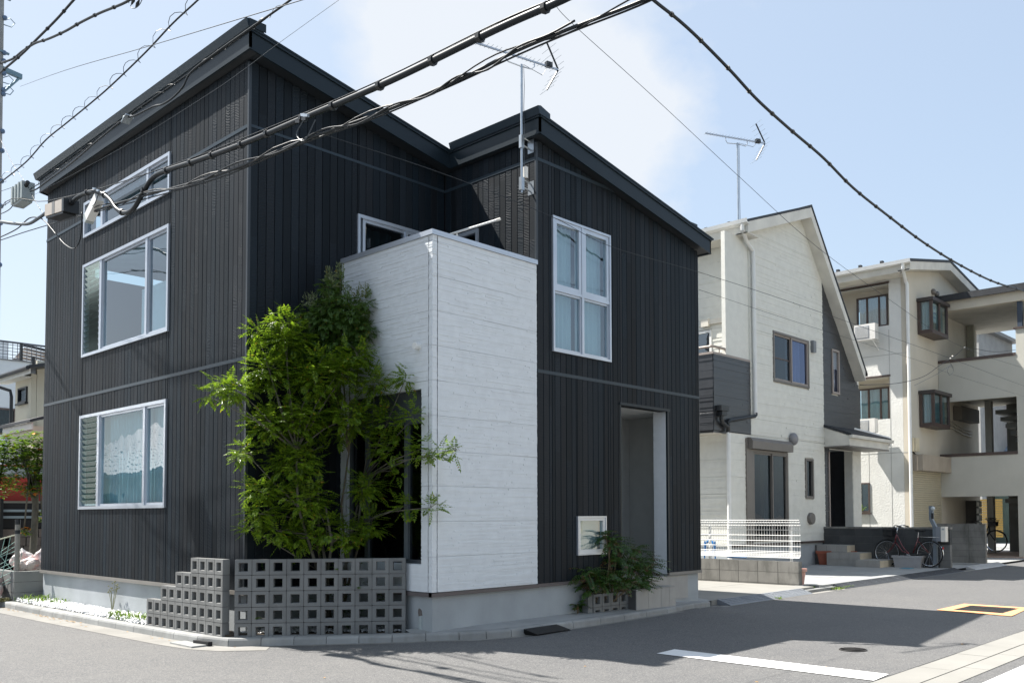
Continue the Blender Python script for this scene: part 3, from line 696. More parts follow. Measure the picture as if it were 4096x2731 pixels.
# windows on the left face: louvre bay | fixed | narrow
def big_window(key,louv=True):
    u0,u1,z0,z1=wins[key]
    W_=part('window',frame(MB(),'x-',X0,u0,u1,z0,z1,.05,-.06,.045,wb=.05,wt=.05),SILVER,H)
    ua,ub=14.08,15.86
    m=MB(); fbox(m,'x-',X0,ua-.035,ua+.035,z0+.05,z1-.05,-.05,.032); fbox(m,'x-',X0,ub-.035,ub+.045,z0+.05,z1-.05,-.05,.032); part('mullion',m,SILVER,W_)
    m=MB(); frame(m,'x-',X0,u0+.05,ua-.036,z0+.05,z1-.05,.035,-.05,.012); frame(m,'x-',X0,ua+.036,ub-.036,z0+.05,z1-.05,.035,-.05,.012); part('sash',m,SILVER,W_)
    for a,b in ((u0+.086,ua-.072),(ua+.072,ub-.072)):
        pane('x-',X0,a,b,z0+.086,z1-.086,-.012,GLASS,W_)
    # louvre bay
    a,b=ub+.046,u1-.051
    if louv:
        n=int((z1-z0-.12)/.093); hz=(z1-z0-.12)/n
        for i in range(n):
            zc=z0+.06+hz*(i+.5)
            m=MB(); m.obox((X0-.012,(a+b)/2,zc),(.021,0,-.048),(0,(b-a)/2-.004,0),(.003,0,.0012)); part('louver_slat',m,LOUV,W_)
        m=MB()
        for uu in (a,b-.012):
            for i in range(n): 
                zc=z0+.06+hz*(i+.5); m.obox((X0-.014,uu+.006,zc-.004),(.023,0,-.050),(0,.007,0),(.002,0,.006))
        part('louver_clips',m,SILVER,W_)
    else: pane('x-',X0,a,b,z0+.06,z1-.06,-.012,GLASS,W_)
    return W_
Wl=big_window('low'); Wm=big_window('mid'); Wu=big_window('up',False)
curtain('x-',X0,13.36,15.82,1.86,3.35,-.16,CURT,Wl,.03,.12)
curtain('x-',X0,15.9,16.6,1.86,3.35,-.30,CURT,Wl,.02,.1)
part('room_wall',MB().box(X0+.35,14.1,4.3,X0+.40,15.12,5.42),ROOMW,Wm)
part('room_ceiling',MB().box(X0+.10,13.3,6.02,X0+2.5,16.6,6.08),mat('pale_ceiling',(.5,.55,.58),.8),Wm); part('room_floor',MB().box(X0+.1,13.3,4.25,X0+2.6,16.6,4.32),mat('pale_floor',(.4,.44,.46),.8),Wm)
part('room_back',MB().box(X0+2.5,13.3,4.25,X0+2.6,16.6,7.1),mat('pale_room',(.42,.48,.52),.8),Wm)
part('room_ceiling',MB().box(X0+.10,13.3,7.18,X0+1.4,16.6,7.22),mat('pale_ceiling2',(.5,.55,.58),.8),Wu); part('room_back',MB().box(X0+1.2,13.3,6.4,X0+1.3,16.6,7.2),mat('pale_room2',(.45,.52,.56),.8),Wu)
# 2x2 window on the street face
u0,u1,z0,z1=bw
W2=part('window',frame(MB(),'y-',yf,u0,u1,z0,z1,.035,-.06,.05),SILVER,H)
um=(u0+u1)/2; zm=5.0
m=MB(); fbox(m,'y-',yf,um-.022,um+.022,z0+.035,z1-.035,-.05,.042); fbox(m,'y-',yf,u0+.035,um-.022,zm-.022,zm+.022,-.05,.040); fbox(m,'y-',yf,um+.022,u1-.035,zm-.022,zm+.022,-.05,.040); part('mullion',m,SILVER,W2)
for a,b in ((u0+.037,um-.024),(um+.024,u1-.037)):
    m=MB(); frame(m,'y-',yf,a,b,zm+.024,z1-.037,.06,-.04,.034); part('sash',m,SILVER,W2); pane('y-',yf,a+.06,b-.06,zm+.084,z1-.097,.0,GLASS,W2)
    m=MB(); frame(m,'y-',yf,a,b,z0+.037,zm-.024,.028,-.04,.02); part('sash',m,SILVER,W2); pane('y-',yf,a+.028,b-.028,z0+.065,zm-.052,-.01,GLASS,W2)
    curtain('y-',yf,a+.02,b-.02,z0+.05,z1-.06,-.15,CURTW,W2,.022,.1)
# small low window
u0,u1,z0,z1=sw
W3=part('window',frame(MB(),'y-',yf,u0,u1,z0,z1,.022,-.06,.05),SILVER,H); m=MB(); frame(m,'y-',yf,u0+.023,u1-.023,z0+.023,z1-.023,.045,-.04,.036,wb=.06); part('sash',m,WHITEP,W3)
pane('y-',yf,u0+.068,u1-.068,z0+.083,z1-.068,.0,GLASS,W3); part('blind',MB().box(u0+.03,yf+.08,z0+.03,u1-.03,yf+.09,z1-.03),mat('cream_blind',(.55,.54,.50),.8),W3)
# balcony sliding window
u0,u1,z0,z1=mw
W4=part('window',frame(MB(),'y-',Y0,u0,u1,z0,z1,.04,-.06,.045,wt=.05),SILVER,H); um=8.6
m=MB(); frame(m,'y-',Y0,u0+.10,um+.03,z0+.04,z1-.05,.045,-.05,.02); frame(m,'y-',Y0,um,u1-.04,z0+.04,z1-.05,.045,-.045,.036); part('sash',m,SILVER,W4)
pane('y-',Y0,u0+.145,um-.01,z0+.085,z1-.09,-.02,GLASSD,W4); pane('y-',Y0,um+.045,u1-.085,z0+.085,z1-.095,-.005,GLASSD,W4)
curtain('y-',Y0,u0+.12,um-.12,z0,z1-.12,-.14,CURTG,W4,.03,.16)
u0,u1,z0,z1=rw
W5=part('window',frame(MB(),'x-',xb,u0,u1,z0,z1,.05,-.06,.045,wt=.06),SILVER,H); pane('x-',xb,u0+.05,u1-.05,z0+.05,z1-.06,-.01,GLASSD,W5)
# white tower around the balcony
TT=5.29; op=(9.17,10.86,1.02,3.30)
mb=MB(); wall(mb,'x-',xt+.012,yf+.012,Y0-.02,FL,TT,[op],th=.14); wall(mb,'y-',yf+.012,xt+.012,xb-.004,FL,TT,[],th=.14); mb.box(xt+.16,yf+.16,4.2,xb,Y0-.02,4.3)
part('tower_wall',mb,WHITES,H)
ledges('y-',yf,xt+.085,xb-.004,FL+.005,TT,[],WHITES,H,st=.020,seg=.42,amp=.006,base=.004)
ledges('x-',xt,yf+.075,Y0-.02,FL+.005,TT,[op],WHITES,H,st=.020,seg=.42,amp=.006,base=.004)
ledges('y-',yf,xt-.004,xt+.073,FL+.005,TT,[],WHITES,H,st=.020,seg=.2,amp=.006,name='corner_siding',base=.004)
ledges('x-',xt,yf-.004,yf+.063,FL+.005,TT,[op],WHITES,H,st=.020,seg=.2,amp=.006,name='corner_siding',base=.004)
mb=MB(); mb.box(xt-.03,yf-.03,TT,xb,yf+.17,TT+.065); mb.box(xt-.03,yf+.171,TT,xt+.17,Y0-.018,TT+.065); part('parapet_cap',mb,SILVER,H)
# tower side door-window recess
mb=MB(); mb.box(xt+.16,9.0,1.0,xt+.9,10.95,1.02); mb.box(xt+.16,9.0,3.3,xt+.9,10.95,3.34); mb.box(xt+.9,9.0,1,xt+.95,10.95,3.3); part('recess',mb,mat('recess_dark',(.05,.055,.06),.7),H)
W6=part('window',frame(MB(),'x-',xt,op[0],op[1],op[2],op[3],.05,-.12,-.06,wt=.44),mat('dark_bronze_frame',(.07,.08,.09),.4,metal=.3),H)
m=MB(); fbox(m,'x-',xt,9.52,9.6,1.07,2.86,-.12,-.05); fbox(m,'x-',xt,10.40,10.48,1.07,2.86,-.12,-.05); part('sash',m,mat('grey_bronze_sash',(.12,.14,.155),.4,metal=.3),W6)
pane('x-',xt,9.6,10.4,1.07,2.86,-.085,GLASSD,W6); pane('x-',xt,9.22,9.52,1.07,2.86,-.09,GLASSD,W6); pane('x-',xt,10.48,10.8,1.07,2.86,-.09,GLASSD,W6)
# porch recess
PX1,PY1=13.25,10.25
mb=MB(); mb.box(11.0,PY1,FL-.1,PX1+.1,PY1+.1,3.6); mb.box(PX1,yf+.28,FL-.1,PX1+.1,PY1,3.6); mb.box(11.0,yf+.17,FL-.1,11.1,PY1,3.6); PW=mat('porch_shaded_siding',(.40,.41,.40),.65,.05,5); part('porch_wall',mb,PW,H)  # white siding darkened in its colour to stand in for porch shade
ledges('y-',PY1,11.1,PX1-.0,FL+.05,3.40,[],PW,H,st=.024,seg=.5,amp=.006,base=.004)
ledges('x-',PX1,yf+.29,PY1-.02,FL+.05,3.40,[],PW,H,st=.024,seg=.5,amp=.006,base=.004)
mb=MB().box(po[1]-.006,yf+.02,FL-.02,PX1,yf+.28,3.42); part('porch_jamb',mb,WHITES,H)
ledges('x-',po[1]-.006,yf+.02,yf+.28,FL+.0,3.40,[],WHITES,H,st=.03,seg=.15,amp=.005,base=.004,name='jamb_siding')
part('porch_ceiling',MB().box(11.0,yf+.02,3.42,PX1+.1,PY1+.1,3.5),WHITEP,H)
part('downlight',MB().lathe((11.85,yf+.62,3.405),[(.085,0),(.085,.014)],20),BLACKP,H)
mb=MB(); fbox(mb,'y-',yf,po[0]-.03,po[1]+.05,po[3],po[3]+.045,-.02,.035); part('head_trim',mb,DMETAL,H)
mb=MB(); fbox(mb,'y-',yf,po[1]-.012,po[1]+.03,FL,po[3],-.018,.02); fbox(mb,'y-',yf,po[0]-.02,po[0]+.012,FL-.02,po[3],-.02,.02); part('jamb_trim',mb,DMETAL,H)
part('porch_floor',MB().box(11.0,yf+.01,.2,PX1,PY1,FL-.06),TILEG,H)
# mail box inside the porch
t=thing('letter_box','dark grey wall letter box with rounded top inside the porch','letter box',(11.75,PY1-.2,1.6))
mbx=MB(); px0,px1=11.80,12.24; yy=PY1-.10
prof=[(px0,0,1.40),(px1-.02,0,1.40),(px1,0,1.45),(px1,0,1.72),(px0,0,1.72)]
mbx.ext([(a,yy-.16,c) for a,b,c in prof],(0,0,0),(0,.14,0)); part('body',mbx,mat('letter_box_grey',(.055,.062,.072),.45),t)
mbx=MB(); prof=[(px0,0,1.745),(px1,0,1.745),(px1-.005,0,1.84),(px1-.05,0,1.90),(px0,0,1.90)]
mbx.ext([(a,yy-.17,c) for a,b,c in prof],(0,0,0),(0,.15,0)); part('lid',mbx,mat('letter_box_lid',(.05,.058,.068),.4),t); part('keyhole',MB().box(px0+.05,yy-.165,1.66,px0+.065,yy-.16,1.69),BLACKP,t)
# step in front of the porch
t=thing('porch_step','grey tiled step in front of the porch of the dark house','step',(12,8.8,.1))
part('core',MB().box(11.3,8.63,0,12.36,8.945,.462),MORT,t)
for a,b in ((11.3,11.62),(11.62,11.96),(11.96,12.2),(12.2,12.37)): part('tile',MB().box(a+.003,8.618,.06,b-.003,8.63,.458),TILEG,t); part('tile',MB().box(a+.003,8.618,.462,b-.003,8.945,.474),TILEG,t)
part('tile',MB().box(12.36,8.632,.06,12.372,8.945,.458),TILEG,t)
# vent on the tower side, drain pipe
t=thing('vent_hood','round white vent with a grille high on the side of the white tower','vent',(xt,9.225,3.861))
m=MB(); m.lathe((xt-.085,9.225,3.861),[(.032,.0),(.045,.0),(.046,.07),(.05,.075),(.05,.085)],18,'x'); part('ring',m,WHITEP,t); m=MB(); m.lathe((xt-.075,9.225,3.861),[(.034,0),(.034,.004)],14,'x'); part('opening',m,BLACKP,t)
m=MB()
for i in range(-2,3): m.box(xt-.082,9.225+i*.013-.002,3.83,xt-.079,9.225+i*.013+.002,3.892); m.box(xt-.0815,9.195,3.861+i*.013-.002,xt-.0785,9.255,3.861+i*.013+.002)
part('grille',m,SILVER,t)
t=thing('drain_pipe','grey plastic drain pipe with an elbow between the block wall and the tower','pipe',(7.5,9.3,.1))
part('pipe',MB().tube([(7.50,9.22,.08),(7.50,9.22,.36)],.033,10),CBOX,t); part('elbow',MB().tube([(7.50,9.22,.35),(7.50,9.23,.40),(7.53,9.26,.44),(7.60,9.3,.455)],.037,10),mat('brown_pipe',(.12,.10,.09),.6),t)
t=thing('concrete_pad','small weathered concrete block beside the drain pipe','concrete block',(7.6,9.1,.1)); t2=MB(); t2.box(7.56,9.06,.05,7.72,9.2,.38); part('block',t2,KERB,t)
# laundry pole on the balcony
t=thing('laundry_pole','white laundry pole sticking up from the balcony behind the white tower','laundry pole',(9.1,9.8,5.6))
pa,pb=Vector((8.600,9.917,5.760)),Vector((8.900,9.193,5.895)); dv=(pb-pa)
part('pole',MB().tube([pa-dv*.4,pb],.017,8),WHITEP,t); part('end_cap',MB().tube([pb-dv.normalized()*.05,pb+dv.normalized()*.01],.021,8),CERAM,t)
part('bracket',MB().tube([pa+dv*.12,pa+dv*.12+Vector((.25,.1,-.5)),(9.40,9.9,5.0)],.015,6),WHITEP,t)
# ================================================================ SCREEN BLOCK WALLS
def screen_block(w_,h,th,hw,hh):
    mb=MB(); a,b=w_/2-.004,h/2-.004; c,d=hw/2,hh/2; t=th/2
    o=[(-a,-b),(a,-b),(a,b),(-a,b)]; i_=[(-c,-d),(c,-d),(c,d),(-c,d)]; i2=[(x*1.10,z*1.10) for x,z in i_]
    vs=[(x,-t,z) for x,z in o]+[(x,-t,z) for x,z in i2]+[(x,-t+.012,z) for x,z in i_]+[(x,t,z) for x,z in i_]+[(x,t,z) for x,z in o]
    fs=[]
    for k in range(4):
        n=(k+1)%4
        fs+=[(k,n,4+n,4+k),(4+k,4+n,8+n,8+k),(8+k,8+n,12+n,12+k),(12+k,12+n,16+n,16+k),(16+k,16+n,n,k)]
    mb.add(vs,fs); return mb.mesh('block')
def block_wall(label,p0,p1,n,rows,bh,zb,steps,th=.10,back=1,group=None):
    p0=Vector((*p0,0));p1=Vector((*p1,0)); L_=(p1-p0).length; t=(p1-p0)/L_; nr=Vector((-t.y,t.x,0))  # left of direction = back
    th_=th; wd=L_/n
    T=thing('screen_block_wall',label,'block wall',((p0.x+p1.x)/2,(p0.y+p1.y)/2,zb),group)
    me=screen_block(wd,bh,th,wd*.50,bh*.52); me.materials.append(BLK)
    ang=math.atan2(t.y,t.x); mm=MB()
    for r in range(rows):
        for i in range(steps[r],n):
            c=p0+t*(wd*(i+.5))+nr*(th/2)+Vector((0,0,zb+bh*(r+.5)))
            o=link('block',me,None,T,loc=c); o.rotation_euler=(0,0,ang+U(-.004,.004)); 
            mm.obox(c+Vector((0,0,bh/2)),t*(wd/2-.01),nr*(th/2-.006),(0,0,.0045)) if r<rows-1 and i>=steps[r+1] else None
            if i<n-1: mm.obox(c+t*wd/2,t*.0045,nr*(th/2-.006),(0,0,bh/2-.004))
    o=part('mortar',mm,MORT,T); o['kind']='stuff'
    return T
block_wall('long diagonal grey screen block wall, five blocks high, in front of the leafy tree',(5.775,10.845),(7.395,9.407),10,5,.2046,.077,[0]*5)
block_wall('stepped grey screen block wall climbing like stairs beside the left face of the dark house',(5.617,13.052),(5.696,10.996),10,5,.2046,.077,[0,0,2,4,6])
# the front planter of the mahonia
block_wall('low two-course screen block planter wall under the window by the porch',(10.47,8.80),(11.70,8.765),6,2,.20,.05,[0,0])
t=thing('planter_side_wall','solid concrete block closing the left end of the low screen block planter','block wall',(10.4,8.85,.05))
for r in range(2): part('block',MB().box(10.36,8.81,.05+.2*r,10.463,8.945,.05+.2*r+.194),BLK,t)
part('small_block',MB().box(5.73,10.86,.1,5.81,10.93,.17),KERB,t) if 0 else None

# ================================================================ PLANTS
def leaflet(mb,o,d,nrm,ln,wd):
    s=d.cross(nrm).normalized()*wd*.5; m=o+d*ln*.45
    k=nrm*ln*.06
    mb.add([o,m+s+k,o+d*ln,m-s+k],[(0,1,2),(0,2,3)])
def pinnate(mb,o,d,rl,n,ln,wd,droop=.5,upv=None):
    d=d.normalized(); up_=Vector((0,0,1)); side=d.cross(up_)
    if side.length<.1: side=Vector((1,0,0))
    side.normalize(); p=o.copy(); dd=d.copy()
    for i in range(n):
        f=(i+1)/n; p=p+dd*(rl/n); dd=(dd+Vector((0,0,-droop/n))).normalized()
        nn=side.cross(dd).normalized(); l_=ln*(1.0-.35*abs(f-.45)*2)
        for sg in (1,-1):
            q=(side*sg*.9+dd*.55+Vector((0,0,-.15-.25*R()))).normalized()
            leaflet(mb,p,q,(nn+Vector((U(-.35,.35),U(-.35,.35),0))).normalized(),l_*U(.85,1.1),wd)
    leaflet(mb,p,dd,side.cross(dd).normalized(),ln,wd)
def lobes_crown(mb,lobes,dens,rl,n,ln,wd,droop,tips=None):
    for (x,y,z,r) in lobes:
        c=Vector((x,y,z)); k=int(dens*r*r); gp=[Vector((random.gauss(0,1),random.gauss(0,1),random.gauss(0,1))).normalized() for _ in range(4)]
        for i in range(k):
            v=Vector((random.gauss(0,1),random.gauss(0,1),random.gauss(0,1)*.8)).normalized(); rr=r*(R()**.45)*U(.75,1.1)*(.62 if any(v.dot(g_)>.80 for g_ in gp) else 1)
            o=c+Vector((v.x*rr,v.y*rr,v.z*rr*.92)); 
            d=Vector((v.x,v.y,v.z*.6+U(-.45,.75)))+Vector((U(-.8,.8),U(-.8,.8),0))
            if not inside_wall(o+d.normalized()*rl*.7) and not inside_wall(o): pinnate(mb,o,d,rl*U(.7,1.15),n,ln,wd,droop)
def inside_wall(p):
    if p.x>X0-.03 and p.y>Y0-.04: return True
    if p.x>xt-.03 and p.y>yf-.04 : return True
    return False
def P2(px,py,r,dep=None):
    """lobe centres were measured as points on an upright plane through the trunk"""
    return None
FRONT=[(6.3, 10.51, 3.96, 0.37), (6.12, 10.63, 3.55, 0.37), (5.75, 10.78, 3.3, 0.31), (5.54, 10.82, 3.25, 0.18), (5.98, 10.71, 4.05, 0.15), (6.25, 10.54, 4.19, 0.21), (6.58, 10.33, 3.45, 0.47), (6.87, 10.15, 3.58, 0.36), (7.06, 10.03, 3.77, 0.3), (7.25, 9.91, 3.42, 0.3), (7.41, 9.45, 3.45, 0.21), (6.49, 10.39, 2.93, 0.5), (6.13, 10.62, 2.86, 0.39), (5.87, 10.76, 2.46, 0.21), (6.96, 10.09, 2.95, 0.41), (7.4, 9.81, 2.9, 0.33), (7.39, 9.25, 2.92, 0.19), (7.42, 9.75, 2.55, 0.31), (7.38, 9.06, 2.51, 0.2), (7.34, 8.62, 2.4, 0.16), (7.3, 8.33, 2.44, 0.1), (6.4, 10.44, 2.36, 0.5), (6.04, 10.68, 1.96, 0.27), (6.04, 10.67, 1.68, 0.25), (6.5, 10.38, 1.85, 0.44), (6.73, 10.23, 1.5, 0.33), (7.16, 9.96, 2.02, 0.3), (7.21, 9.93, 1.5, 0.27), (7.41, 9.4, 1.78, 0.22), (7.36, 8.86, 1.75, 0.13), (7.42, 9.6, 2.25, 0.2), (5.93, 10.74, 1.48, 0.13), (6.23, 10.56, 1.45, 0.24), (6.46, 10.41, 1.36, 0.24), (5.4, 10.84, 3.16, 0.09), (6.97, 10.08, 1.36, 0.24)]
BACK=[(7.01, 10.47, 4.53, 0.26), (7.16, 10.38, 4.36, 0.29), (6.89, 10.55, 4.26, 0.26), (7.3, 10.29, 4.19, 0.22), (6.74, 10.64, 4.37, 0.13), (7.01, 10.47, 3.93, 0.32), (7.06, 10.44, 4.84, 0.08), (7.35, 10.26, 4.56, 0.12), (6.67, 10.69, 3.92, 0.27), (6.93, 10.52, 4.77, 0.09)]
def branchy(T,base,targets,r0,m,nst=4):
    mb=MB(); stems=[]
    for k in range(nst):
        a=2*math.pi*k/nst+.6; tp=Vector(base)+Vector((math.cos(a)*.55,math.sin(a)*.12-.05,1.7+.35*(k%3))); b=Vector(base)+Vector((math.cos(a)*.07,math.sin(a)*.07,0))
        pts=[b,b+(tp-b)*.35+Vector((U(-.06,.06),U(-.06,.06),0)),b+(tp-b)*.7+Vector((U(-.08,.08),U(-.08,.08),0)),tp]; mb.tube(pts,[r0,r0*.85,r0*.7,r0*.5],7); stems.append(pts)
    for (x,y,z,r) in targets:
        c=Vector((x,y,z)); best=min((p for st in stems for p in st[1:]),key=lambda p:(p-c).length+(0 if p.z<c.z else 1.5))
        mid=(best+c)/2+Vector((U(-.05,.05),U(-.05,.05),U(.0,.1))); mb.tube([best,mid,c],[r0*.42,r0*.3,r0*.16],5)
        for q in range(4):
            e=c+Vector((U(-1,1),U(-1,1),U(-.6,1)))*r*.75
            if not inside_wall(e): mb.tube([c,(c+e)/2+Vector((0,0,.03)),e],[r0*.16,r0*.11,r0*.06],4)
    part('trunk',mb,m,T,smooth=True)
T=thing('garden_tree','bright green leafy multi-stemmed tree growing behind the diagonal screen block wall','tree',(6.75,10.15,.13))
branchy(T,(6.9,10.4,.1),FRONT,.026,BARKG,5)
mb=MB(); lobes_crown(mb,[(x,y,z,q*.86) for x,y,z,q in FRONT],1700,.16,5,.064,.023,.5); part('crown',mb,LEAF,T)
T=thing('garden_tree','taller dark green feathery tree against the white tower behind the bright tree','tree',(7.1,10.5,.13))
branchy(T,(7.1,10.5,.1),BACK,.022,BARK,3)
mb=MB(); lobes_crown(mb,BACK,4300,.14,7,.050,.013,1.0); part('crown',mb,LEAF2,T)
mb=MB()
for (x,y,z,r) in BACK[:5]+BACK[6:]:
    for i in range(7):
        o=Vector((x+U(-1,1)*r*.7,y+U(-1,1)*r*.5,z+r*.8)); 
        for k in range(16):
            f=k/16; l_=.05*(1-f)+.012; a=U(0,6.28); q=o+Vector((0,0,f*.20)); mb.add([q,q+Vector((math.cos(a)*l_,math.sin(a)*l_,.02)),q+Vector((math.cos(a)*l_*.8,math.sin(a)*l_*.8,.036))],[(0,1,2)])
part('flower_plumes',mb,leaf_mat('pale_plume',(.12,.15,.06),(.16,.18,.08),.3),T)
# low ground plants behind the wall
T=thing('ground_shrub','low dark leafy ground plants behind the diagonal screen block wall','shrub',(6.9,10.3,.13))
mb=MB()
for i in range(150):
    x,y,z=bedpt(); o=Vector((x,y,U(.15,1.05)));
    if y<10.85 and x<7.4: pinnate(mb,o,Vector((U(-1,1),U(-1,1),.6)),.14,5,.05,.025,1.0)
part('foliage',mb,LEAF2,T)
# mahonia
T=thing('mahonia_shrub','spiky mahonia shrub with green and reddish brown leaves in the low block planter','shrub',(11.0,8.87,.1))
def compound(mb,o,d,L_,n):
    d=d.normalized(); side=d.cross(Vector((0,0,1))).normalized(); p=o.copy(); dd=d.copy()
    for i in range(n):
        f=i/n; p=p+dd*(L_/n); dd=(dd+Vector((0,0,-.9/n))).normalized(); nn=side.cross(dd)
        for sg in (1,-1):
            q=(side*sg+dd*.5+nn*U(-.15,.1)-Vector((0,0,.35))).normalized(); leaflet(mb,p,q,nn,.075*(1-.5*abs(f-.35)),.024)
    leaflet(mb,p,dd,side.cross(dd),.07,.024); return p
mb=MB(); st=MB()
heads=[(10.35,8.80,.82,.25),(10.75,8.75,.78,.3),(11.1,8.85,1.0,.3),(10.95,8.85,1.28,.28),(11.35,8.75,.85,.3),(11.25,8.95,1.18,.26),(11.6,8.85,1.12,.26),(11.75,8.85,.92,.3),(11.9,8.8,.85,.25),(10.6,8.8,.66,.25),(11.0,8.7,.66,.28),(11.4,8.7,.62,.25),(10.4,8.86,.6,.2),(10.85,8.86,1.38,.14),(10.25,8.92,.35,.15),(11.7,8.75,.65,.2)]
for (x,y,z,r) in heads:
    b=Vector((11.0+U(-.35,.3),8.87,.12)) if x>10.3 and z>.4 else Vector((x,8.93,.1)); c=Vector((x,y,z-.03)); st.tube([b,(b+c)/2+Vector((U(-.04,.04),0,.03)),c],[.013,.011,.009],5)
    for k in range(int(26*r/.28)):
        a=2*math.pi*k/9+U(-.3,.3); e=U(-.1,.75); compound(mb,c+Vector((U(-.03,.03),U(-.03,.03),U(-.10,.03))),Vector((math.cos(a),math.sin(a)*.9,e)),r*U(.95,1.35),8)
vs=[(x,min(y,yf-.035) if x>0 else y,z) for x,y,z in mb.v]; mb.v=vs
part('stems',st,mat('mahonia_stem',(.16,.12,.07),.8),T); part('foliage',mb,LEAFM,T)

# ================================================================ WHITE HOUSE
YW=12.78; xg=20.82; xu=22.03; xe=29.19
WH=thing('white_house','cream white ledge-sided house with steep gable and charcoal panels behind the mesh fence','house',(24,YW,.1))
w1=(23.30,25.50,5.48,6.95); nw=(27.09,27.62,5.49,6.93); sd=(22.05,24.07,.90,3.44); sm=(25.17,25.70,2.12,3.33)
rake=lambda x: 9.50+(x-21.4)*.355 if x<25.1 else 10.82-(x-25.1)*1.225
hw=[w1,nw,sd,sm]
mb=MB(); wall(mb,'y-',YW+.02,xg,26.85,.80,9.3,hw,th=.12); wall(mb,'y-',YW+.02,26.85,xe,3.7,6.3,[nw],th=.12)
mb.add([(xu,YW+.02,9.3),(26.85,YW+.02,9.3),(25.1,YW+.02,10.8),(22,YW+.02,9.6),(xu,YW+.1,9.3),(26.85,YW+.1,9.3),(25.1,YW+.1,10.8),(22,YW+.1,9.6)],[(0,1,2,3),(7,6,5,4)])
mb.add([(26.85,YW+.02,6.3),(xe,YW+.02,6.3),(26.85,YW+.02,8.9)],[(0,1,2)])
wall(mb,'x-',xu+.02,YW+.02,20,3.9,9.5,[(14.0,15.8,3.95,6.95)],th=.12); mb.box(xg+.02,YW+.03,.8,xg+.15,20,3.85); mb.box(xe-.12,YW+.03,.8,xe,20,6.2); mb.box(xg,19.9,.8,xe,20,9)
part('wall',mb,CREAM,WH)
# remove overlap: the set-back above the balcony
JX=26.5
rk=lambda u:rake(u)+.02
ledges('y-',YW,xu,JX,5.90,11,hw,CREAM,WH,st=.048,seg=2.6,amp=.010,row=.46,zclip=rk)
ledges('y-',YW,xu+.0,JX,3.85,5.90,hw,CREAM,WH,st=.048,seg=2.6,amp=.010,row=.46)
ledges('y-',YW,xg,JX,.82,3.84,hw,CREAM,WH,st=.048,seg=2.6,amp=.010,row=.46)
ledges('y-',YW,JX,26.85,.82,3.75,hw,CHAR,WH,st=.048,seg=2.6,amp=.010,row=.46,name='charcoal_panel')
ledges('y-',YW,JX,xe,3.75,10,hw,CHAR,WH,st=.048,seg=2.6,amp=.010,row=.46,zclip=rk,name='charcoal_panel')
ledges('x-',xu,YW,17.5,5.6,9.35,[(14.0,15.8,3.95,6.95)],CREAM,WH,st=.048,seg=2.6,amp=.012,row=.46)
ledges('x-',xg,YW,17.5,.82,3.84,[],CREAM,WH,st=.048,seg=2.6,amp=.012,row=.46)
# balcony
mb=MB(); mb.box(20.16,YW+.02,3.86,xu,YW+.16,5.86); mb.box(20.16,YW+.16,3.86,20.3,17.5,5.86); mb.box(20.16,YW+.02,3.8,xu+.1,17.5,4.0); part('balcony_wall',mb,CHAR,WH)
ledges('y-',YW,20.14,xu-.02,3.86,5.86,[],CHAR,WH,st=.048,seg=2.6,amp=.010,row=.46,name='charcoal_panel')
ledges('x-',20.14,YW,17.5,3.86,5.86,[],CHAR,WH,st=.048,seg=2.6,amp=.014,row=.46,name='charcoal_panel')
mb=MB(); mb.box(20.10,YW-.03,5.86,xu-.03,YW+.2,5.92); mb.box(20.10,YW+.2,5.86,20.33,17.5,5.92); part('balcony_cap',mb,TAUPEL,WH)
part('balcony_soffit',MB().box(20.16,YW+.03,3.78,xg+.0,17.5,3.82),mat('beige_soffit',(.45,.42,.36),.7),WH)
mb=MB().tube([(20.2,17.4,6.08),(20.2,YW+.10,6.08),(20.23,YW+.07,6.085),(20.27,YW+.06,6.085),(21.85,YW+.06,6.085)],.035,8)
for p in ((20.55,YW+.06),(21.6,YW+.06),(20.2,13.3),(20.2,14.6)): mb.tube([(*p,5.9),(*p,6.06)],.018,6)
part('handrail',mb,TAUPEL,WH)
wq=part('window',frame(MB(),'x-',xu,14.0,15.8,3.95,6.95,.07,-.06,.04),WHITEP,WH); pane('x-',xu,14.07,15.73,4.02,6.88,-.01,GLASS,wq)
mb=MB(); mb.box(xu-.09,13.02,7.10,xu-.012,14.1,7.24); mb.box(xu-.09,13.02,5.9,xu-.012,13.19,7.10); mb.box(xu-.12,14.05,7.05,xu-.012,14.3,7.27); part('pipe_duct',mb,mat('ivory_duct',(.60,.57,.50),.5),WH)
# roof
mb=MB(); th=.07
def slope_slab(mb,xa,za,xb_,zb_,y0,y1,t): mb.ext([(xa,0,za),(xb_,0,zb_),(xb_,0,zb_+t),(xa,0,za+t)],(0,y0,0),(0,y1,0))
yo=YW-.38
slope_slab(mb,21.28,9.56,25.17,10.945,yo,20.2,th); slope_slab(mb,25.17,10.945,29.02,6.22,yo,20.2,th*1.2); part('roof',mb,SLATE,WH)
mb=MB(); slope_slab(mb,21.4,9.30,25.13,10.625,yo+.01,yo+.04,.30); slope_slab(mb,25.13,10.62,28.86,6.05,yo+.01,yo+.04,.32); slope_slab(mb,21.4,9.30,25.13,10.625,yo+.04,YW,.03); slope_slab(mb,25.13,10.62,28.86,6.05,yo+.04,YW,.03)
mb.box(21.40,yo+.04,9.30,21.44,20,9.58); mb.box(21.44,yo+.04,9.30,xu,20,9.33); part('bargeboard',mb,mat('cream_trim',(.62,.60,.54),.55),WH)
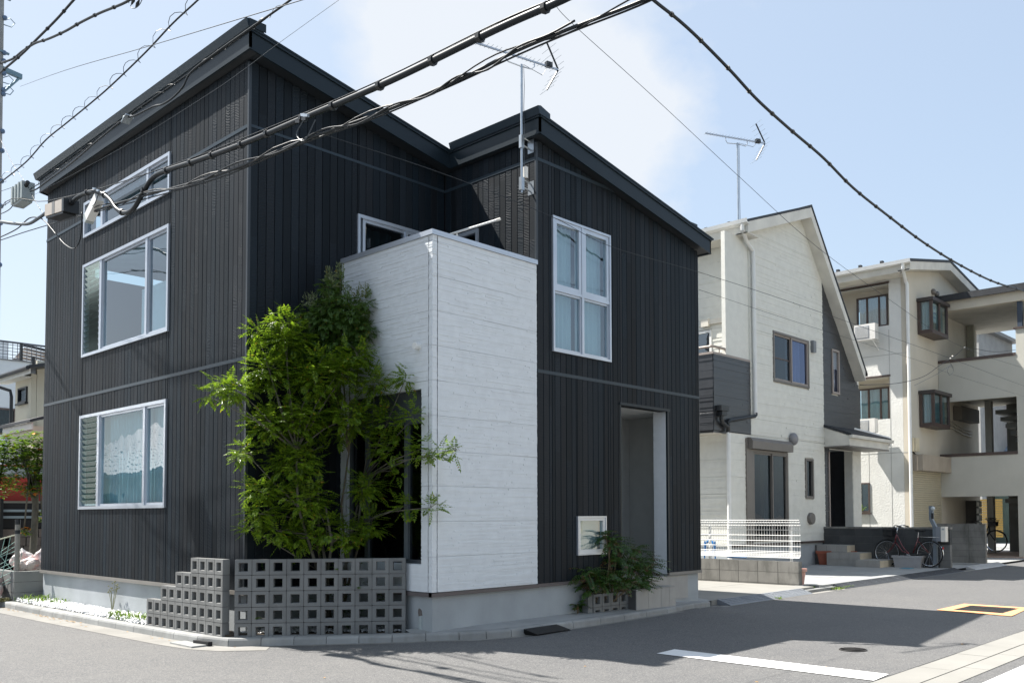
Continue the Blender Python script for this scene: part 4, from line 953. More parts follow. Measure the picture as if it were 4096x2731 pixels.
mb=MB(); mb.ext([(21.40,0,9.52),(21.27,0,9.56),(21.25,0,9.66),(21.28,0,9.66),(21.30,0,9.58),(21.40,0,9.55)],(0,yo-.02,0),(0,20,0)); mb.tube([(21.33,yo+.15,9.54),(21.33,yo+.15,9.40),(21.75,yo+.28,9.20),(22.12,YW-.09,9.0),(22.14,YW-.09,8.6),(22.14,YW-.09,4.42)],.055,10); part('gutter',mb,WHITEP,WH)
for i in range(9): part('snow_guard',MB().box(21.42,13.0+i*.75,9.66,21.50,13.08+i*.75,9.74),SLATE,WH)
# rainwater head and lower pipe
mb=MB(); mb.prism([(20.2,YW-.22),(20.56,YW-.22),(20.56,YW-.02),(20.2,YW-.02)],4.36,4.50); mb.prism([(20.26,YW-.19),(20.5,YW-.19),(20.5,YW-.02),(20.26,YW-.02)],4.24,4.36)
mb.tube([(20.36,YW-.1,4.26),(20.36,YW-.1,4.14),(20.42,YW-.1,4.06),(20.66,YW-.1,3.96),(20.70,YW-.1,3.88),(20.70,YW-.1,3.80)],.055,10); mb.tube([(22.14,YW-.1,4.46),(22.14,YW-.1,4.40),(22.08,YW-.1,4.36),(20.76,YW-.1,4.14),(20.70,YW-.1,4.08),(20.70,YW-.1,3.85)],.052,10); part('rainwater_head',mb,BLACKP,WH)
part('downpipe',MB().tube([(20.70,YW-.1,3.82),(20.70,YW-.1,.15)],.055,10),WHITEP,WH)
# flashing + foundation
part('base_flashing',MB().box(xg-.02,YW-.03,.77,26.88,YW+.02,.83),BROWN,WH)
mb=MB(); mb.box(xg+.03,YW+.03,0,xe,YW+.2,.78); mb.box(xg+.03,YW+.2,0,xg+.2,20,.78); part('foundation',mb,CONC,WH)
# windows
def slide2(u0,u1,z0,z1,um,lm,rm,fm=TAUPEL,f2=TAUPE,w_=.06):
    o=part('window',frame(MB(),'y-',YW,u0,u1,z0,z1,w_,-.08,.05),f2,WH)
    m=MB(); frame(m,'y-',YW,u0+w_,um+.03,z0+w_,z1-w_,.05,-.07,.0); frame(m,'y-',YW,um-.03,u1-w_,z0+w_,z1-w_,.05,-.05,.035); part('sash',m,fm,o)
    pane('y-',YW,u0+w_+.05,um-.03,z0+w_+.05,z1-w_-.05,-.035,lm,o); pane('y-',YW,um+.02,u1-w_-.05,z0+w_+.05,z1-w_-.05,-.01,rm,o); return o
o=slide2(*w1,24.42,GLASSD,GLASS2); curtain('y-',YW,24.45,25.42,5.55,6.9,-.2,CURTW,o,.04,.3); m=MB(); fbox(m,'y-',YW,23.4,24.38,6.17,6.21,-.06,-.02); part('screen_bar',m,BROWN,o)
o=part('window',frame(MB(),'y-',YW,*nw,.07,-.08,.05),TAUPEL,WH); pane('y-',YW,nw[0]+.07,nw[1]-.07,nw[2]+.07,nw[3]-.07,-.02,GLASS2,o)
o=part('window',frame(MB(),'y-',YW,*sm,.07,-.08,.05),TAUPE,WH); pane('y-',YW,sm[0]+.07,sm[1]-.07,sm[2]+.07,sm[3]-.07,-.02,GLASSD,o); curtain('y-',YW,sm[0],sm[1],sm[2],sm[3],-.25,CURTG,o,.05,.2)
o=slide2(*sd,23.18,GLASSD,GLASSD,TAUPE,TAUPE,.07); curtain('y-',YW,23.25,23.75,.95,3.4,-.3,CURTW,o,.05,.25); curtain('y-',YW,22.6,23.05,.95,3.4,-.35,CURTG,o,.05,.25)
mb=MB(); fbox(mb,'y-',YW,21.70,22.04,.85,3.74,.012,.055); part('shutter_rail',mb,TAUPE,WH)
mb=MB(); mb.ext([(0,YW-.01,3.45),(0,YW-.20,3.45),(0,YW-.21,3.66),(0,YW-.13,3.76),(0,YW-.01,3.76)][::-1],(21.78,0,0),(24.10,0,0)); part('shutter_box',mb,TAUPE,WH)
# vents and lamp
part('round_vent',MB().lathe((25.44,YW-.015,1.51),[(.16,-.11),(.18,-.08),(.18,.0)],24,'y'),TAUPE,WH)
mb=MB(); mb.ell((24.32,YW-.10,3.86),.17,.13,.19,14,8); part('hood_vent',mb,mat('grey_hood',(.20,.20,.21),.4),WH,smooth=True)
mb=MB().box(25.66,YW-.12,6.62,25.84,YW-.015,6.98); part('wall_lamp',mb,mat('grey_lamp',(.18,.19,.20),.4),WH)
# entrance recess, column, canopy
mb=MB(); mb.box(26.85,13.9,.8,28.9,14.0,3.75); mb.box(26.75,YW+.03,.8,26.85,14,3.75); mb.box(28.85,YW+.3,.8,28.9,14,3.75); part('recess_wall',mb,CHAR,WH)
part('entrance_door',MB().box(27.2,13.82,.82,28.4,13.9,3.3),mat('black_door',(.012,.014,.016),.35),WH)
part('entrance_lamp',MB().box(27.2,13.0,2.55,27.32,13.1,2.98),mat('pale_lamp_glass',(.45,.46,.42),.3),WH)
mb=MB(); mb.box(28.57,YW-.0,.82,xe,YW+.28,3.75); part('column',mb,CREAM,WH); ledges('y-',YW,28.57,xe,.84,3.73,[],CREAM,WH,st=.048,seg=.3,amp=.008,row=.46,name='column_siding'); ledges('x-',28.57,YW,YW+.28,.84,3.73,[],CREAM,WH,st=.048,seg=.2,amp=.008,row=.46,name='column_siding')
part('brown_pole',MB().box(26.74,YW-.05,.72,26.80,YW-.015,3.6),TAUPEL,WH)
yc=11.94; CX0,CX1=26.5,29.62
mb=MB(); mb.box(CX0+.05,yc+.02,3.52,29.2,YW-.015,3.74); 
mb=MB(); mb.add([(CX0,YW-.013,3.76),(CX0,yc,3.76),(CX0,yc,4.06),(CX0,YW-.013,4.36),(CX1-.12,YW-.013,3.76),(CX1-.12,yc,3.76),(CX1-.12,yc,4.06),(CX1-.12,YW-.013,4.36)],[(0,3,2,1),(4,5,6,7),(0,1,5,4),(1,2,6,5),(3,7,6,2)]); part('canopy_body',mb,mat('cream_trim2',(.60,.58,.52),.55),WH)
mb=MB(); mb.add([(CX0-.04,YW-.012,4.37),(CX0-.04,yc-.06,4.07),(CX1,yc-.06,4.07),(CX1,YW-.012,4.37),(CX0-.04,YW-.012,4.45),(CX0-.04,yc-.06,4.13),(CX1,yc-.06,4.13),(CX1,YW-.012,4.45)],[(0,1,2,3)[::-1],(4,5,6,7),(0,4,5,1)[::-1],(1,5,6,2)[::-1],(2,6,7,3)[::-1]]); part('canopy_roof',mb,SLATE,WH)
mb=MB(); mb.ext([(0,yc-.01,3.98),(0,yc-.11,3.99),(0,yc-.12,4.08),(0,yc-.01,4.08)],(CX0-.02,0,0),(CX1+.05,0,0)); part('canopy_gutter',mb,mat('cream_gutter',(.62,.60,.54),.45),WH); part('canopy_soffit',MB().box(CX0-.02,yc-.01,3.72,CX1-.1,YW-.014,3.757),TAUPE,WH)
part('side_gutter',MB().tube([(28.0,13.4,4.7),(29.75,12.0,4.16),(29.75,12.0,3.9)],.05,8),WHITEP,WH)
# tiled steps
ST=thing('entrance_steps','three tan tiled steps up to the recessed door of the white house','steps',(26.4,11.6,.1))
def tiles(x0,x1,y0,y1,z0,z1,px=.30):
    n=max(1,round((x1-x0)/px))
    for i in range(n):
        a=x0+(x1-x0)*i/n;b=x0+(x1-x0)*(i+1)/n; part('tile',MB().box(a+.004,y0-.012,z0+.004,b-.004,y0,z1-.004),TILEC,ST)
    n=max(1,round((y1-y0)/px))
    for i in range(n):
        a=y0+(y1-y0)*i/n;b=y0+(y1-y0)*(i+1)/n; part('tile',MB().box(x0-.012,a+.004,z0+.004,x0,b-.004,z1-.004),TILEG,ST)
    part('tread',MB().box(x0-.014,y0-.014,z1-.004,x1,y1,z1+.008),TILEG,ST)
part('core',MB().box(25.84,11.78,0,28.06,13.8,.69),MORT,ST); part('core',MB().box(25.57,11.26,0,27.76,12.3,.485),TILEG,ST); part('core',MB().box(25.27,10.54,0,26.95,11.26,.295),TILEG,ST)
tiles(25.84,28.06,11.78,12.75,.50,.70); tiles(25.57,27.76,11.26,12.2,.30,.49); tiles(25.27,26.95,10.54,11.26,.10,.30)
# antennas
def antenna(label,mast,boomz,a,b,plates,group,boxz=None,sgn=1):
    """mast (x,y,z0,z1); boom from a to b (b end carries the V reflector); plates on a wall"""
    T=thing('tv_antenna',label,'antenna',(mast[0],mast[1],mast[2]),group)
    mx,my=mast[0],mast[1]; part('mast',MB().tube([(mx,my,mast[2]),(mx,my,mast[3])],.019*sgn,10),STEEL,T)
    A=Vector((*a,boomz));B=Vector((*b,boomz)); d=(B-A).normalized(); s=Vector((-d.y,d.x,0)); L_=(B-A).length
    part('boom',MB().obox((A+B)/2,d*L_/2,s*.011*sgn,(0,0,.011*sgn)),SILVER,T)
    n=18
    mb=MB()
    for i in range(n):
        p=A+d*(L_*(.02+.86*i/(n-1))); h=.075*sgn*(1 if i<n-4 else 1.35); mb.tube([p-s*h+Vector((0,0,.012)),p+s*h+Vector((0,0,.012))],.0032*sgn,4)
    part('director_rods',mb,STEEL,T)['kind']='stuff'
    part('feed_box',MB().obox(A+d*L_*.88+Vector((0,0,.03)),d*.05*sgn,s*.035*sgn,(0,0,.035*sgn)),BLACKP,T)
    for q in (1,-1):
        e=B-d*.20*sgn+Vector((0,0,q*.36*sgn)); part('reflector_arm',MB().tube([B+Vector((0,0,q*.01)),e],.014*sgn,5),BLACKP,T); mb=MB()
        for k in range(5):
            p=B+(e-B)*(.12+.88*k/4); mb.tube([p-s*.19*sgn,p+s*.19*sgn],.003*sgn,4)
        part('reflector_rods',mb,STEEL,T)['kind']='stuff'
    c=Vector((mx,my,mast[3]-.03)); p1=A+d*L_*.34; p2=A+d*L_*.70
    part('cradle',MB().tube([p1,p1+Vector((0,0,-.07*sgn)),p1+d*.05+Vector((0,0,-.12*sgn)),c,p2-d*.05+Vector((0,0,-.12*sgn)),p2+Vector((0,0,-.07*sgn)),p2],.009*sgn,6),SILVER,T)
    for (px,py,pz) in plates:
        mb=MB(); mb.box(px-.006,py-.06*sgn,pz-.10*sgn,px,py+.06*sgn,pz+.10*sgn); pl=part('wall_plate',mb,STEEL,T)
        for dz in (-.055,.06): part('arm',MB().tube([(px,py,pz+dz*sgn),(mx,my,pz+(dz+.03)*sgn)],.013*sgn,6),STEEL,T)
        part('clamp',MB().box(mx-.03*sgn,my-.026*sgn,pz-.08*sgn,mx+.03*sgn,my+.026*sgn,pz+.11*sgn),STEEL,T)
    if boxz: part('booster_box',MB().box(mx+.03,my-.05*sgn,boxz-.07*sgn,mx+.03+.05*sgn,my+.05*sgn,boxz+.09*sgn),CERAM,T)
    q=[Vector((mx+.026*sgn,my-.02*sgn,mast[2]+(mast[3]-mast[2])*f/6+.0)) + Vector((.012*sgn*(f%2),0,0)) for f in range(7)]; part('coax_cable',MB().tube(q+[A+d*L_*.80+Vector((0,0,-.16)),A+d*L_*.87],.0045*sgn,5),CABLEG,T)
    return T
antenna('television antenna on a steel mast at the left corner of the dark house gable',(9.205,9.05,6.32,8.22),8.30,(8.449,9.2),(9.80,8.87),[(xb-.016,9.05,7.06),(xb-.016,9.05,6.44)],'rooftop television antennas',6.62)
antenna('television antenna on the long thin mast fixed to the white house',(21.71,12.9,7.55,12.0),12.15,(20.84,13.40),(22.58,12.53),[(xu-.012,12.9,8.92),(xu-.012,12.9,7.63)],'rooftop television antennas',8.2,1.45)
# ---- fence and low block wall in front of the white house garden
T=thing('low_block_wall','low weathered concrete block wall under the white mesh fence','block wall',(18,10.6,.1))
BW=.5; rows=[(.10,.125),(.125,.37),(.37,.615)]
for (za,zb_) in rows:
    i=0; y=9.31
    while y<12.9:
        e=min(y+BW,12.95); part('block',MB().box(18.0,y+.006,za+.004,18.16,e-.006,zb_-.004),OLDB,T); y+=BW
o=part('mortar',MB().box(18.006,9.32,.1,18.154,12.94,.607),MORT,T)
T=thing('mesh_fence','white welded wire mesh fence standing on the low weathered block wall','fence',(18.08,10.6,.6))
mb=MB(); y=9.30
while y<12.95:
    mb.tube([(18.0,y,.70),(18.05,y,.72),(18.06,y,.76),(18.06,y,1.42),(18.05,y,1.47),(18.02,y,1.505),(18.0,y,1.515)],.0048,4); y+=.0665
o=part('vertical_wire',mb,WHITEP,T); o['kind']='stuff'
mb=MB()
for z,x in ((.69,18.0),(.71,18.03),(.735,18.055),(.76,18.06),(.79,18.06),(.825,18.06),(.94,18.06),(1.06,18.06),(1.18,18.06),(1.30,18.06),(1.40,18.06),(1.435,18.06),(1.465,18.05),(1.515,18.0)): mb.tube([(x-.008,9.28,z),(x-.008,12.95,z)],.006,4)
o=part('horizontal_wire',mb,WHITEP,T); o['kind']='stuff'
for y in (9.53,11.62): part('fence_post',MB().box(18.075,y-.025,.605,18.125,y+.025,1.40),WHITEP,T)
T=thing('hose_reel','blue garden hose reel behind the white mesh fence','hose reel',(18.6,11.95,.1))
part('hose',MB().tube([Vector((18.6+.02*math.sin(a*.3),11.95+.14*math.cos(a),.85+.16*math.sin(a))) for a in [i*.5 for i in range(40)]],.025,6),BLUEP,T); part('stand',MB().tube([(18.6,11.8,.1),(18.6,11.8,1.0),(18.6,12.1,1.0),(18.6,12.1,.1)],.018,6),BLUEP,T); part('tray',MB().tube([(18.35,11.3,.66),(18.35,10.8,.66)],.03,6),BLUEP,T)
T=thing('flower_pot','small pale pink clay pot at the end of the low weathered wall','flower pot',(18.33,9.42,.1))
part('pot',MB().lathe((18.33,9.42,.1),[(.055,0),(.095,.28),(.125,.29),(.125,.35),(.105,.35),(.09,.28)],18),TERRAP,T,smooth=False)
# planters
def trough(name,label,c,ax,L_,wd,h,m,plant=False):
    T=thing(name,label,'planter',(c[0],c[1],.105)); ax=Vector((*ax,0)).normalized(); n_=Vector((-ax.y,ax.x,0)); c=Vector((*c,.105)); mb=MB()
    def ring(k,z): return [c+ax*(sx*L_/2*k)+n_*(sy*wd/2*k)+Vector((0,0,z)) for sx,sy in ((-1,-1),(1,-1),(1,1),(-1,1))]
    rs=[ring(.82,0),ring(.93,h*.8),ring(1.0,h*.81),ring(1.0,h),ring(.93,h),ring(.86,h*.6)]
    vs=[v for r in rs for v in r]; fs=[(3,2,1,0)]+[(i*4+k,i*4+(k+1)%4,(i+1)*4+(k+1)%4,(i+1)*4+k) for i in range(5) for k in range(4)]
    mb.add(vs,fs); part('trough',mb,m,T); part('soil',MB().add(ring(.87,h*.72),[(0,1,2,3)]),SOIL,T)
    if plant: part('seedling',MB().ell(c+Vector((0,0,h+.03)),.05,.05,.05,6,4,.3),GRASS,T)
    return T
trough('long_planter','long reddish brown trough planter on the driveway beside the steps',(26.05,12.22),(.5,-1),1.2,.35,.42,TERRA,True)
trough('long_planter','empty pale grey trough planter on the driveway in front of the bicycle',(26.0,10.0),(.1,-1),.85,.36,.34,GREYPL)
T=thing('flower_pot','round terracotta pot with a green plant on the step beside the bicycle','flower pot',(26.75,10.95,.31))
part('pot',MB().lathe((26.75,10.85,.31),[(.11,0),(.155,.25),(.185,.26),(.185,.32),(.16,.32),(.15,.25)],20),TERRAL,T)
mb=MB()
for i in range(90): a=U(0,6.28); r_=U(.02,.16); o=Vector((26.75,10.85,.60)); leaflet(mb,o+Vector((0,0,U(-.03,.18))),Vector((math.cos(a),math.sin(a),U(-.1,.9))).normalized(),Vector((0,0,1)),U(.10,.2),.022)
part('plant',mb,LEAF2,T)
T=thing('blue_meter_cover','small flat blue water meter cover in the driveway','cover',(25.4,9.85,.11)); part('lid',MB().box(25.25,9.70,.106,25.60,9.98,.114),mat('faded_blue_lid',(.03,.22,.34),.6),T)

# ---- bicycle (wheels in a vertical plane, front towards +Y)
def bicycle(label,x,yr,yfw,z0,paint,group,rwheel=.352,basket=True):
    T=thing('bicycle',label,'bicycle',(x,(yr+yfw)/2,z0),group)
    def wheel(y,nm):
        c=Vector((x,y,z0+rwheel)); tyre=MB(); n=36; ring=[]
        tyre.tube([c+Vector((0,math.cos(2*math.pi*i/n),math.sin(2*math.pi*i/n)))*rwheel*.97 for i in range(n+1)],.019,6,cap=False); w_=part(nm,tyre,RUBBER,T,smooth=True)
        rim=MB().tube([c+Vector((0,math.cos(2*math.pi*i/n),math.sin(2*math.pi*i/n)))*rwheel*.91 for i in range(n+1)],.010,5,cap=False); part('rim',rim,CHROME,w_)
        sp=MB()
        for i in range(20):
            a=2*math.pi*i/20; sp.tube([c+Vector((.02*(-1)**i,.02*math.cos(a+.6),.02*math.sin(a+.6))),c+Vector((0,math.cos(a),math.sin(a)))*rwheel*.9],.0017,3)
        o=part('spokes',sp,CHROME,w_); o['kind']='stuff'; part('hub',MB().cyl(c-Vector((.05,0,0)),c+Vector((.05,0,0)),.025,10),CHROME,w_)
        return c
    cr=wheel(yr,'rear_wheel'); cf=wheel(yfw,'front_wheel'); L_=yfw-yr; S=rwheel/.352
    V=lambda f,z,dx=0:Vector((x+dx,yr+L_*f,z0+z*S))
    bb=V(.40,.30); seat=V(.25,.78); head0=V(.80,.66); head1=V(.765,.86)
    fr=MB(); fr.tube([head1,V(.62,.52),V(.50,.36),bb+Vector((0,0,.03))],.017*S,8); fr.tube([head0,V(.63,.40),bb],.018*S,8); fr.tube([bb,seat],.016*S,8); fr.tube([head0,head1],.022*S,8)
    for dx in (-.05,.05): fr.tube([bb+Vector((dx*.6,0,0)),cr+Vector((dx,0,0))],.010*S,6); fr.tube([V(.27,.70),cr+Vector((dx,0,0))],.009*S,6)
    part('frame',fr,paint,T,smooth=True)
    fk=MB()
    for dx in (-.05,.05): fk.tube([head0,head0+Vector((dx,.02,-.06)),V(.93,.42,dx),cf+Vector((dx,0,0))],.010*S,6)
    part('fork',fk,paint,T)
    part('seat_post',MB().tube([V(.265,.72),V(.245,.92)],.013*S,8),CHROME,T)
    sd=MB(); c=V(.215,.96); sd.add([c+Vector(q) for q in ((-.10,-.13,.02),(.10,-.13,.02),(.075,0,.03),(.025,.15,.02),(-.025,.15,.02),(-.075,0,.03),(-.07,-.11,-.03),(.07,-.11,-.03),(.05,0,-.02),(.02,.13,-.01),(-.02,.13,-.01),(-.05,0,-.02))],[(0,1,2,5),(5,2,3,4),(0,6,7,1),(1,7,8,2),(2,8,9,3),(3,9,10,4),(4,10,11,5),(5,11,6,0),(6,11,8,7),(11,10,9,8)]); part('saddle',sd,BLACKP,T)
    hb=MB(); top=V(.74,1.02); hb.tube([head1,top],.013*S,8); hb.tube([top+Vector((-.28,-.20,.06)),top+Vector((-.27,-.04,.10)),top+Vector((-.14,.05,.06)),top,top+Vector((.14,.05,.06)),top+Vector((.27,-.04,.10)),top+Vector((.28,-.20,.06))],.011*S,8); part('handlebar',hb,CHROME,T,smooth=True)
    for s in (-1,1): part('grip',MB().tube([top+Vector((.28*s,-.22,.055)),top+Vector((.275*s,-.08,.085))],.017*S,8),BLACKP,T); part('brake_lever',MB().tube([top+Vector((.25*s,-.02,.06)),top+Vector((.28*s,-.14,-.01))],.006,5),CHROME,T)
    for c_,nm,a0,a1 in ((cr,'rear_mudguard',-20,165),(cf,'front_mudguard',20,150)):
        m=MB(); n=16; vs=[]
        for i in range(n+1):
            a=math.radians(180-(a0+(a1-a0)*i/n)) if nm=='rear_mudguard' else math.radians(a0+(a1-a0)*i/n)
            for dx,rr in ((-.028,1.03),(0,1.06),(.028,1.03)): vs.append(c_+Vector((dx,math.cos(a)*rwheel*rr,math.sin(a)*rwheel*rr)))
        m.add(vs,[(3*i+k,3*i+k+1,3*i+k+4,3*i+k+3) for i in range(n) for k in range(2)]); part(nm,m,CHROME,T,smooth=True)
    if basket:
        b=MB(); c=V(.93,.93); 
        for z,sx,sy in ((-.14,.13,.11),(-.05,.15,.13),(.04,.165,.145),(.13,.18,.16)): b.tube([c+Vector((sx*p,sy*q,z)) for p,q in ((-1,-1),(1,-1),(1,1),(-1,1),(-1,-1))],.005,4)
        for i in range(9):
            f=-1+2*i/8
            for sy in (-1,1): b.tube([c+Vector((.13*f,.11*sy,-.14)),c+Vector((.18*f,.16*sy,.13))],.003,3)
            for sx in (-1,1): b.tube([c+Vector((.13*sx,.11*f,-.14)),c+Vector((.18*sx,.16*f,.13))],.003,3)
        b.box(c.x-.13,c.y-.11,c.z-.145,c.x+.13,c.y+.11,c.z-.14); b.box(c.x-.155,c.y-.135,c.z-.1,c.x+.155,c.y+.135,c.z+.06); part('basket',b,BLACKP,T)
    rk=MB(); rk.tube([V(.20,.80,-.06),V(-.24,.79,-.06),V(-.24,.79,.06),V(.20,.80,.06)],.006,5)
    for f in (.05,-.05,-.15): rk.tube([V(f,.795,-.06),V(f,.795,.06)],.004,4)
    for dx in (-.06,.06): rk.tube([V(-.10,.79,dx),cr+Vector((dx,0,0))],.005,4)
    part('rear_rack',rk,CHROME,T)
    ck=MB(); ck.lathe(bb+Vector((-.045,0,0)),[(.085,-.003),(.085,.003)],20,'x'); part('chain_ring',ck,BLACKP,T); part('crank',MB().tube([bb+Vector((-.06,0,0)),bb+Vector((-.07,.16,.02))],.009,6),CHROME,T); part('pedal',MB().obox(bb+Vector((-.11,.17,.02)),(.045,0,0),(0,.03,0),(0,0,.01)),BLACKP,T)
    part('chain_case',MB().tube([bb+Vector((-.05,.04,0)),cr+Vector((-.05,0,0))],.028,6),BLACKP,T)
    part('kickstand',MB().tube([cr+Vector((-.05,0,-.02)),cr+Vector((-.13,.12,-rwheel+.005))],.009,6),CHROME,T)
    part('reflector',MB().obox(cr+Vector((0,-rwheel*1.02,rwheel*.45)),(.02,0,0),(0,.012,0),(0,0,.03)),REDLENS,T)
    return T
bicycle('maroon city bicycle with a front basket parked against the driveway wall',26.08,9.43,10.66,.13,MAROON,'parked bicycles',.375)
bicycle('black bicycle parked under the apartment stairs beyond the block wall',37.3,12.0,10.95,.15,mat('black_bike_paint',(.015,.015,.018),.35),'parked bicycles',.42)
# ---- boundary walls, post with letter box
T=thing('boundary_wall','dark weathered concrete block boundary wall behind the maroon bicycle','block wall',(26.4,10.5,.1))
DKB=mat('dark_painted_block',(.05,.053,.055),.85,.15,3,bump=.004,bs=60,rnd=.15); 
z=.11; rr=0
for k,h in enumerate((.21,.22,.22,.22,.22)):
    y=8.95; e=9.25
    while y<14.5:
        part('block',MB().box(26.36,y+.005,z+.004,26.51,e-.005,z+h-.004),OLDB if k>=5 else (DKB if (y>9.2 or k>2) else BLK),T); y=e; e=y+.5
    z+=h
part('mortar',MB().box(26.366,8.96,.1,26.504,14.45,z-.002),MORT,T); part('coping',MB().box(26.35,8.94,z,26.52,14.5,z+.055),OLDB,T)
T=thing('boundary_wall','pale weathered block wall standing free in front of the apartment building','block wall',(29.5,9.45,.1))
for r in range(6):
    za=.10+r*.2; 
    for a,b in ((8.945,9.44),(9.44,9.95),(9.95,10.5)): part('block',MB().box(29.45,a+.005,za+.004,29.6,b-.005,za+.196),OLDB,T)
part('mortar',MB().box(29.456,8.96,.1,29.594,10.49,1.29),MORT,T); part('coping',MB().box(29.44,8.94,1.30,29.61,10.5,1.325),OLDB,T)
T=thing('entry_post','grey bent metal entry post with globe lamp and attached letter box','post',(26.2,9.35,.1))
mb=MB(); prof=[(26.16,9.30),(26.24,9.30),(26.24,9.40),(26.16,9.40)]
def lp(y0,z0,y1,z1): mb.add([(26.15,y0-.05,z0),(26.27,y0-.05,z0),(26.27,y0+.05,z0),(26.15,y0+.05,z0),(26.15,y1-.05,z1),(26.27,y1-.05,z1),(26.27,y1+.05,z1),(26.15,y1+.05,z1)],[(0,3,2,1),(4,5,6,7),(0,1,5,4),(1,2,6,5),(2,3,7,6),(3,0,4,7)])
lp(9.31,.1,9.31,1.27); lp(9.31,1.271,9.405,1.47); lp(9.405,1.471,9.405,1.86); part('post',mb,POSTG,T)
part('globe_lamp',MB().ell((26.13,9.33,1.79),.06,.06,.06,12,8),mat('frosted_lamp',(.45,.50,.52),.3),T,smooth=True); part('intercom',MB().box(26.12,9.32,1.50,26.15,9.38,1.66),BLACKP,T)
part('letter_box',MB().box(26.12,9.12,.86,26.3,9.26,1.27),mat('grey_letter_box',(.20,.22,.25),.45),T); part('letter_box_front',MB().box(26.10,8.99,.85,26.32,9.115,1.275),CERAM,T); part('label_plate',MB().box(26.095,9.02,1.18,26.099,9.09,1.23),CBOX,T)
# ================================================================ APARTMENT BUILDING
AP=thing('apartment_building','beige three storey apartment building with brown bay windows and an open stair wing','apartment building',(33,12.2,.1))
AX,AY,WX=32.0,12.2,35.0
r1=(12.84,16.0,8.46,10.0); r2=(12.86,16.0,5.07,6.60); wl=(13.67,14.04,1.70,2.78)
mb=MB(); wall(mb,'x-',AX,AY+.205,20,0,10.45,[r1,r2,wl],th=.2); part('side_wall',mb,WSTUC,AP)
mb=MB()
for (a,b,c,d) in (r1,r2):
    mb.box(AX+.8,a-.1,c-.3,AX+.95,b,d+.3)
# recess backs are pierced by the windows
mb=MB(); wall(mb,'x-',AX+.8,12.3,17,8.2,10.2,[(13.20,14.37,8.62,9.80)],th=.12); wall(mb,'x-',AX+.8,12.3,17,4.8,6.9,[(13.20,14.40,4.95,6.34)],th=.12)
for z in (8.34,10.03,4.95,6.63): mb.box(AX+.2,12.3,z-.03,AX+.8,17,z+.03)
for z0,z1 in ((8.3,10.05),(4.9,6.65)): mb.box(AX+.2,12.6,z0,AX+.8,12.80,z1)
part('recess_wall',mb,BEIGE,AP)
for (z0,z1,m1) in ((8.62,9.80,CURTG),(4.95,6.34,CURT)):
    o=part('window',frame(MB(),'x-',AX+.8,13.20,14.39,z0,z1,.05,-.05,.05),BROWN,AP); m=MB(); fbox(m,'x-',AX+.8,13.50,13.56,z0+.05,z1-.05,-.04,.03); fbox(m,'x-',AX+.8,13.96,14.02,z0+.05,z1-.05,-.04,.035); part('sash',m,BROWN,o)
    pane('x-',AX+.8,13.25,14.34,z0+.05,z1-.05,.0,GLASS,o); curtain('x-',AX+.8,13.22,14.36,z0,z1,-.15,CURT,o,.03,.15)
for (a,b,c,d) in (r1,r2): mb=MB(); fbox(mb,'x-',AX,a-.03,b,d,d+.06,-.1,.04); part('head_trim',mb,BROWN,AP)
o=part('window',frame(MB(),'x-',AX,wl[0],wl[1]+.4,wl[2],wl[3],.05,-.05,.04),BROWN,AP); pane('x-',AX,wl[0]+.05,wl[1],wl[2]+.05,wl[3]-.05,0,GLASSD,o)
part('window_sill',MB().box(AX-.1,wl[0]-.05,wl[2]-.07,AX-.01,15,wl[2]-.01),BROWN,AP)
mb=MB()
for z in (7.39,3.83): mb.box(AX-.006,AY+.02,z-.012,AX-.001,20,z+.012)
for y in (12.85,13.68): mb.box(AX-.007,y,0,AX-.002,y+.02,8.3 if y<13 else 5)
part('wall_joint',mb,mat('joint_sealant',(.42,.42,.40),.7),AP)
# street face of the main block
mb=MB(); mb.add([(AX,AY,0),(39.6,AY,0),(39.6,AY,10.25),(35.3,AY,11.05),(AX,AY,10.38),(AX,AY+.2,0),(39.6,AY+.2,0),(39.6,AY+.2,10.25),(35.3,AY+.2,11.05),(AX,AY+.2,10.38)],[(0,1,2,3,4),(9,8,7,6,5),(1,6,7,2),(4,9,5,0)]); part('front_wall',mb,BEIGE,AP)
mb=MB(); y0_=11.74
slope_slab(mb,31.15,10.42,35.3,11.22,y0_,20,.09); slope_slab(mb,35.3,11.22,38.75,10.66,y0_,20,.09); part('roof',mb,SLATE,AP)
mb=MB(); slope_slab(mb,31.25,10.14,35.3,10.92,y0_+.02,y0_+.06,.29); slope_slab(mb,35.3,10.92,38.5,10.40,y0_+.02,y0_+.06,.29); slope_slab(mb,31.25,10.14,35.3,10.92,y0_+.06,AY-.004,.04); slope_slab(mb,35.3,10.92,38.5,10.40,y0_+.06,AY-.004,.04)
mb.box(31.25,y0_+.06,10.12,31.29,20,10.42); mb.box(31.29,AY,10.12,AX,20,10.16); part('bargeboard',mb,mat('pale_trim',(.60,.57,.50),.6),AP)
mb=MB(); mb.ext([(31.25,0,10.36),(31.10,0,10.38),(31.08,0,10.50),(31.12,0,10.50),(31.15,0,10.40),(31.25,0,10.40)],(0,y0_-.02,0),(0,20,0)); mb.tube([(31.17,y0_+.25,10.38),(31.17,y0_+.25,10.22),(31.86,AY-.03,9.92),(31.90,AY-.07,9.8),(31.90,AY-.07,1.0)],.06,10); part('gutter',mb,WHITEP,AP)
part('conduit',MB().tube([(31.96,AY-.01,9.9),(31.96,AY-.01,1.0)],.035,6),mat('tan_conduit',(.42,.36,.29),.6),AP)
for y in (12.3,13.1,13.95,14.8): part('snow_guard',MB().obox((31.35,y+.5,10.60),(.07,0,0),(0,.05,0),(0,0,.05)),SLATE,AP)
for xx in (34.55,34.90): mb=MB(); mb.ell((xx,AY-.05,10.02-.07*(xx-34.5)),.12,.10,.12,10,6); part('vent_hood',mb,TAUPE,AP,smooth=True)
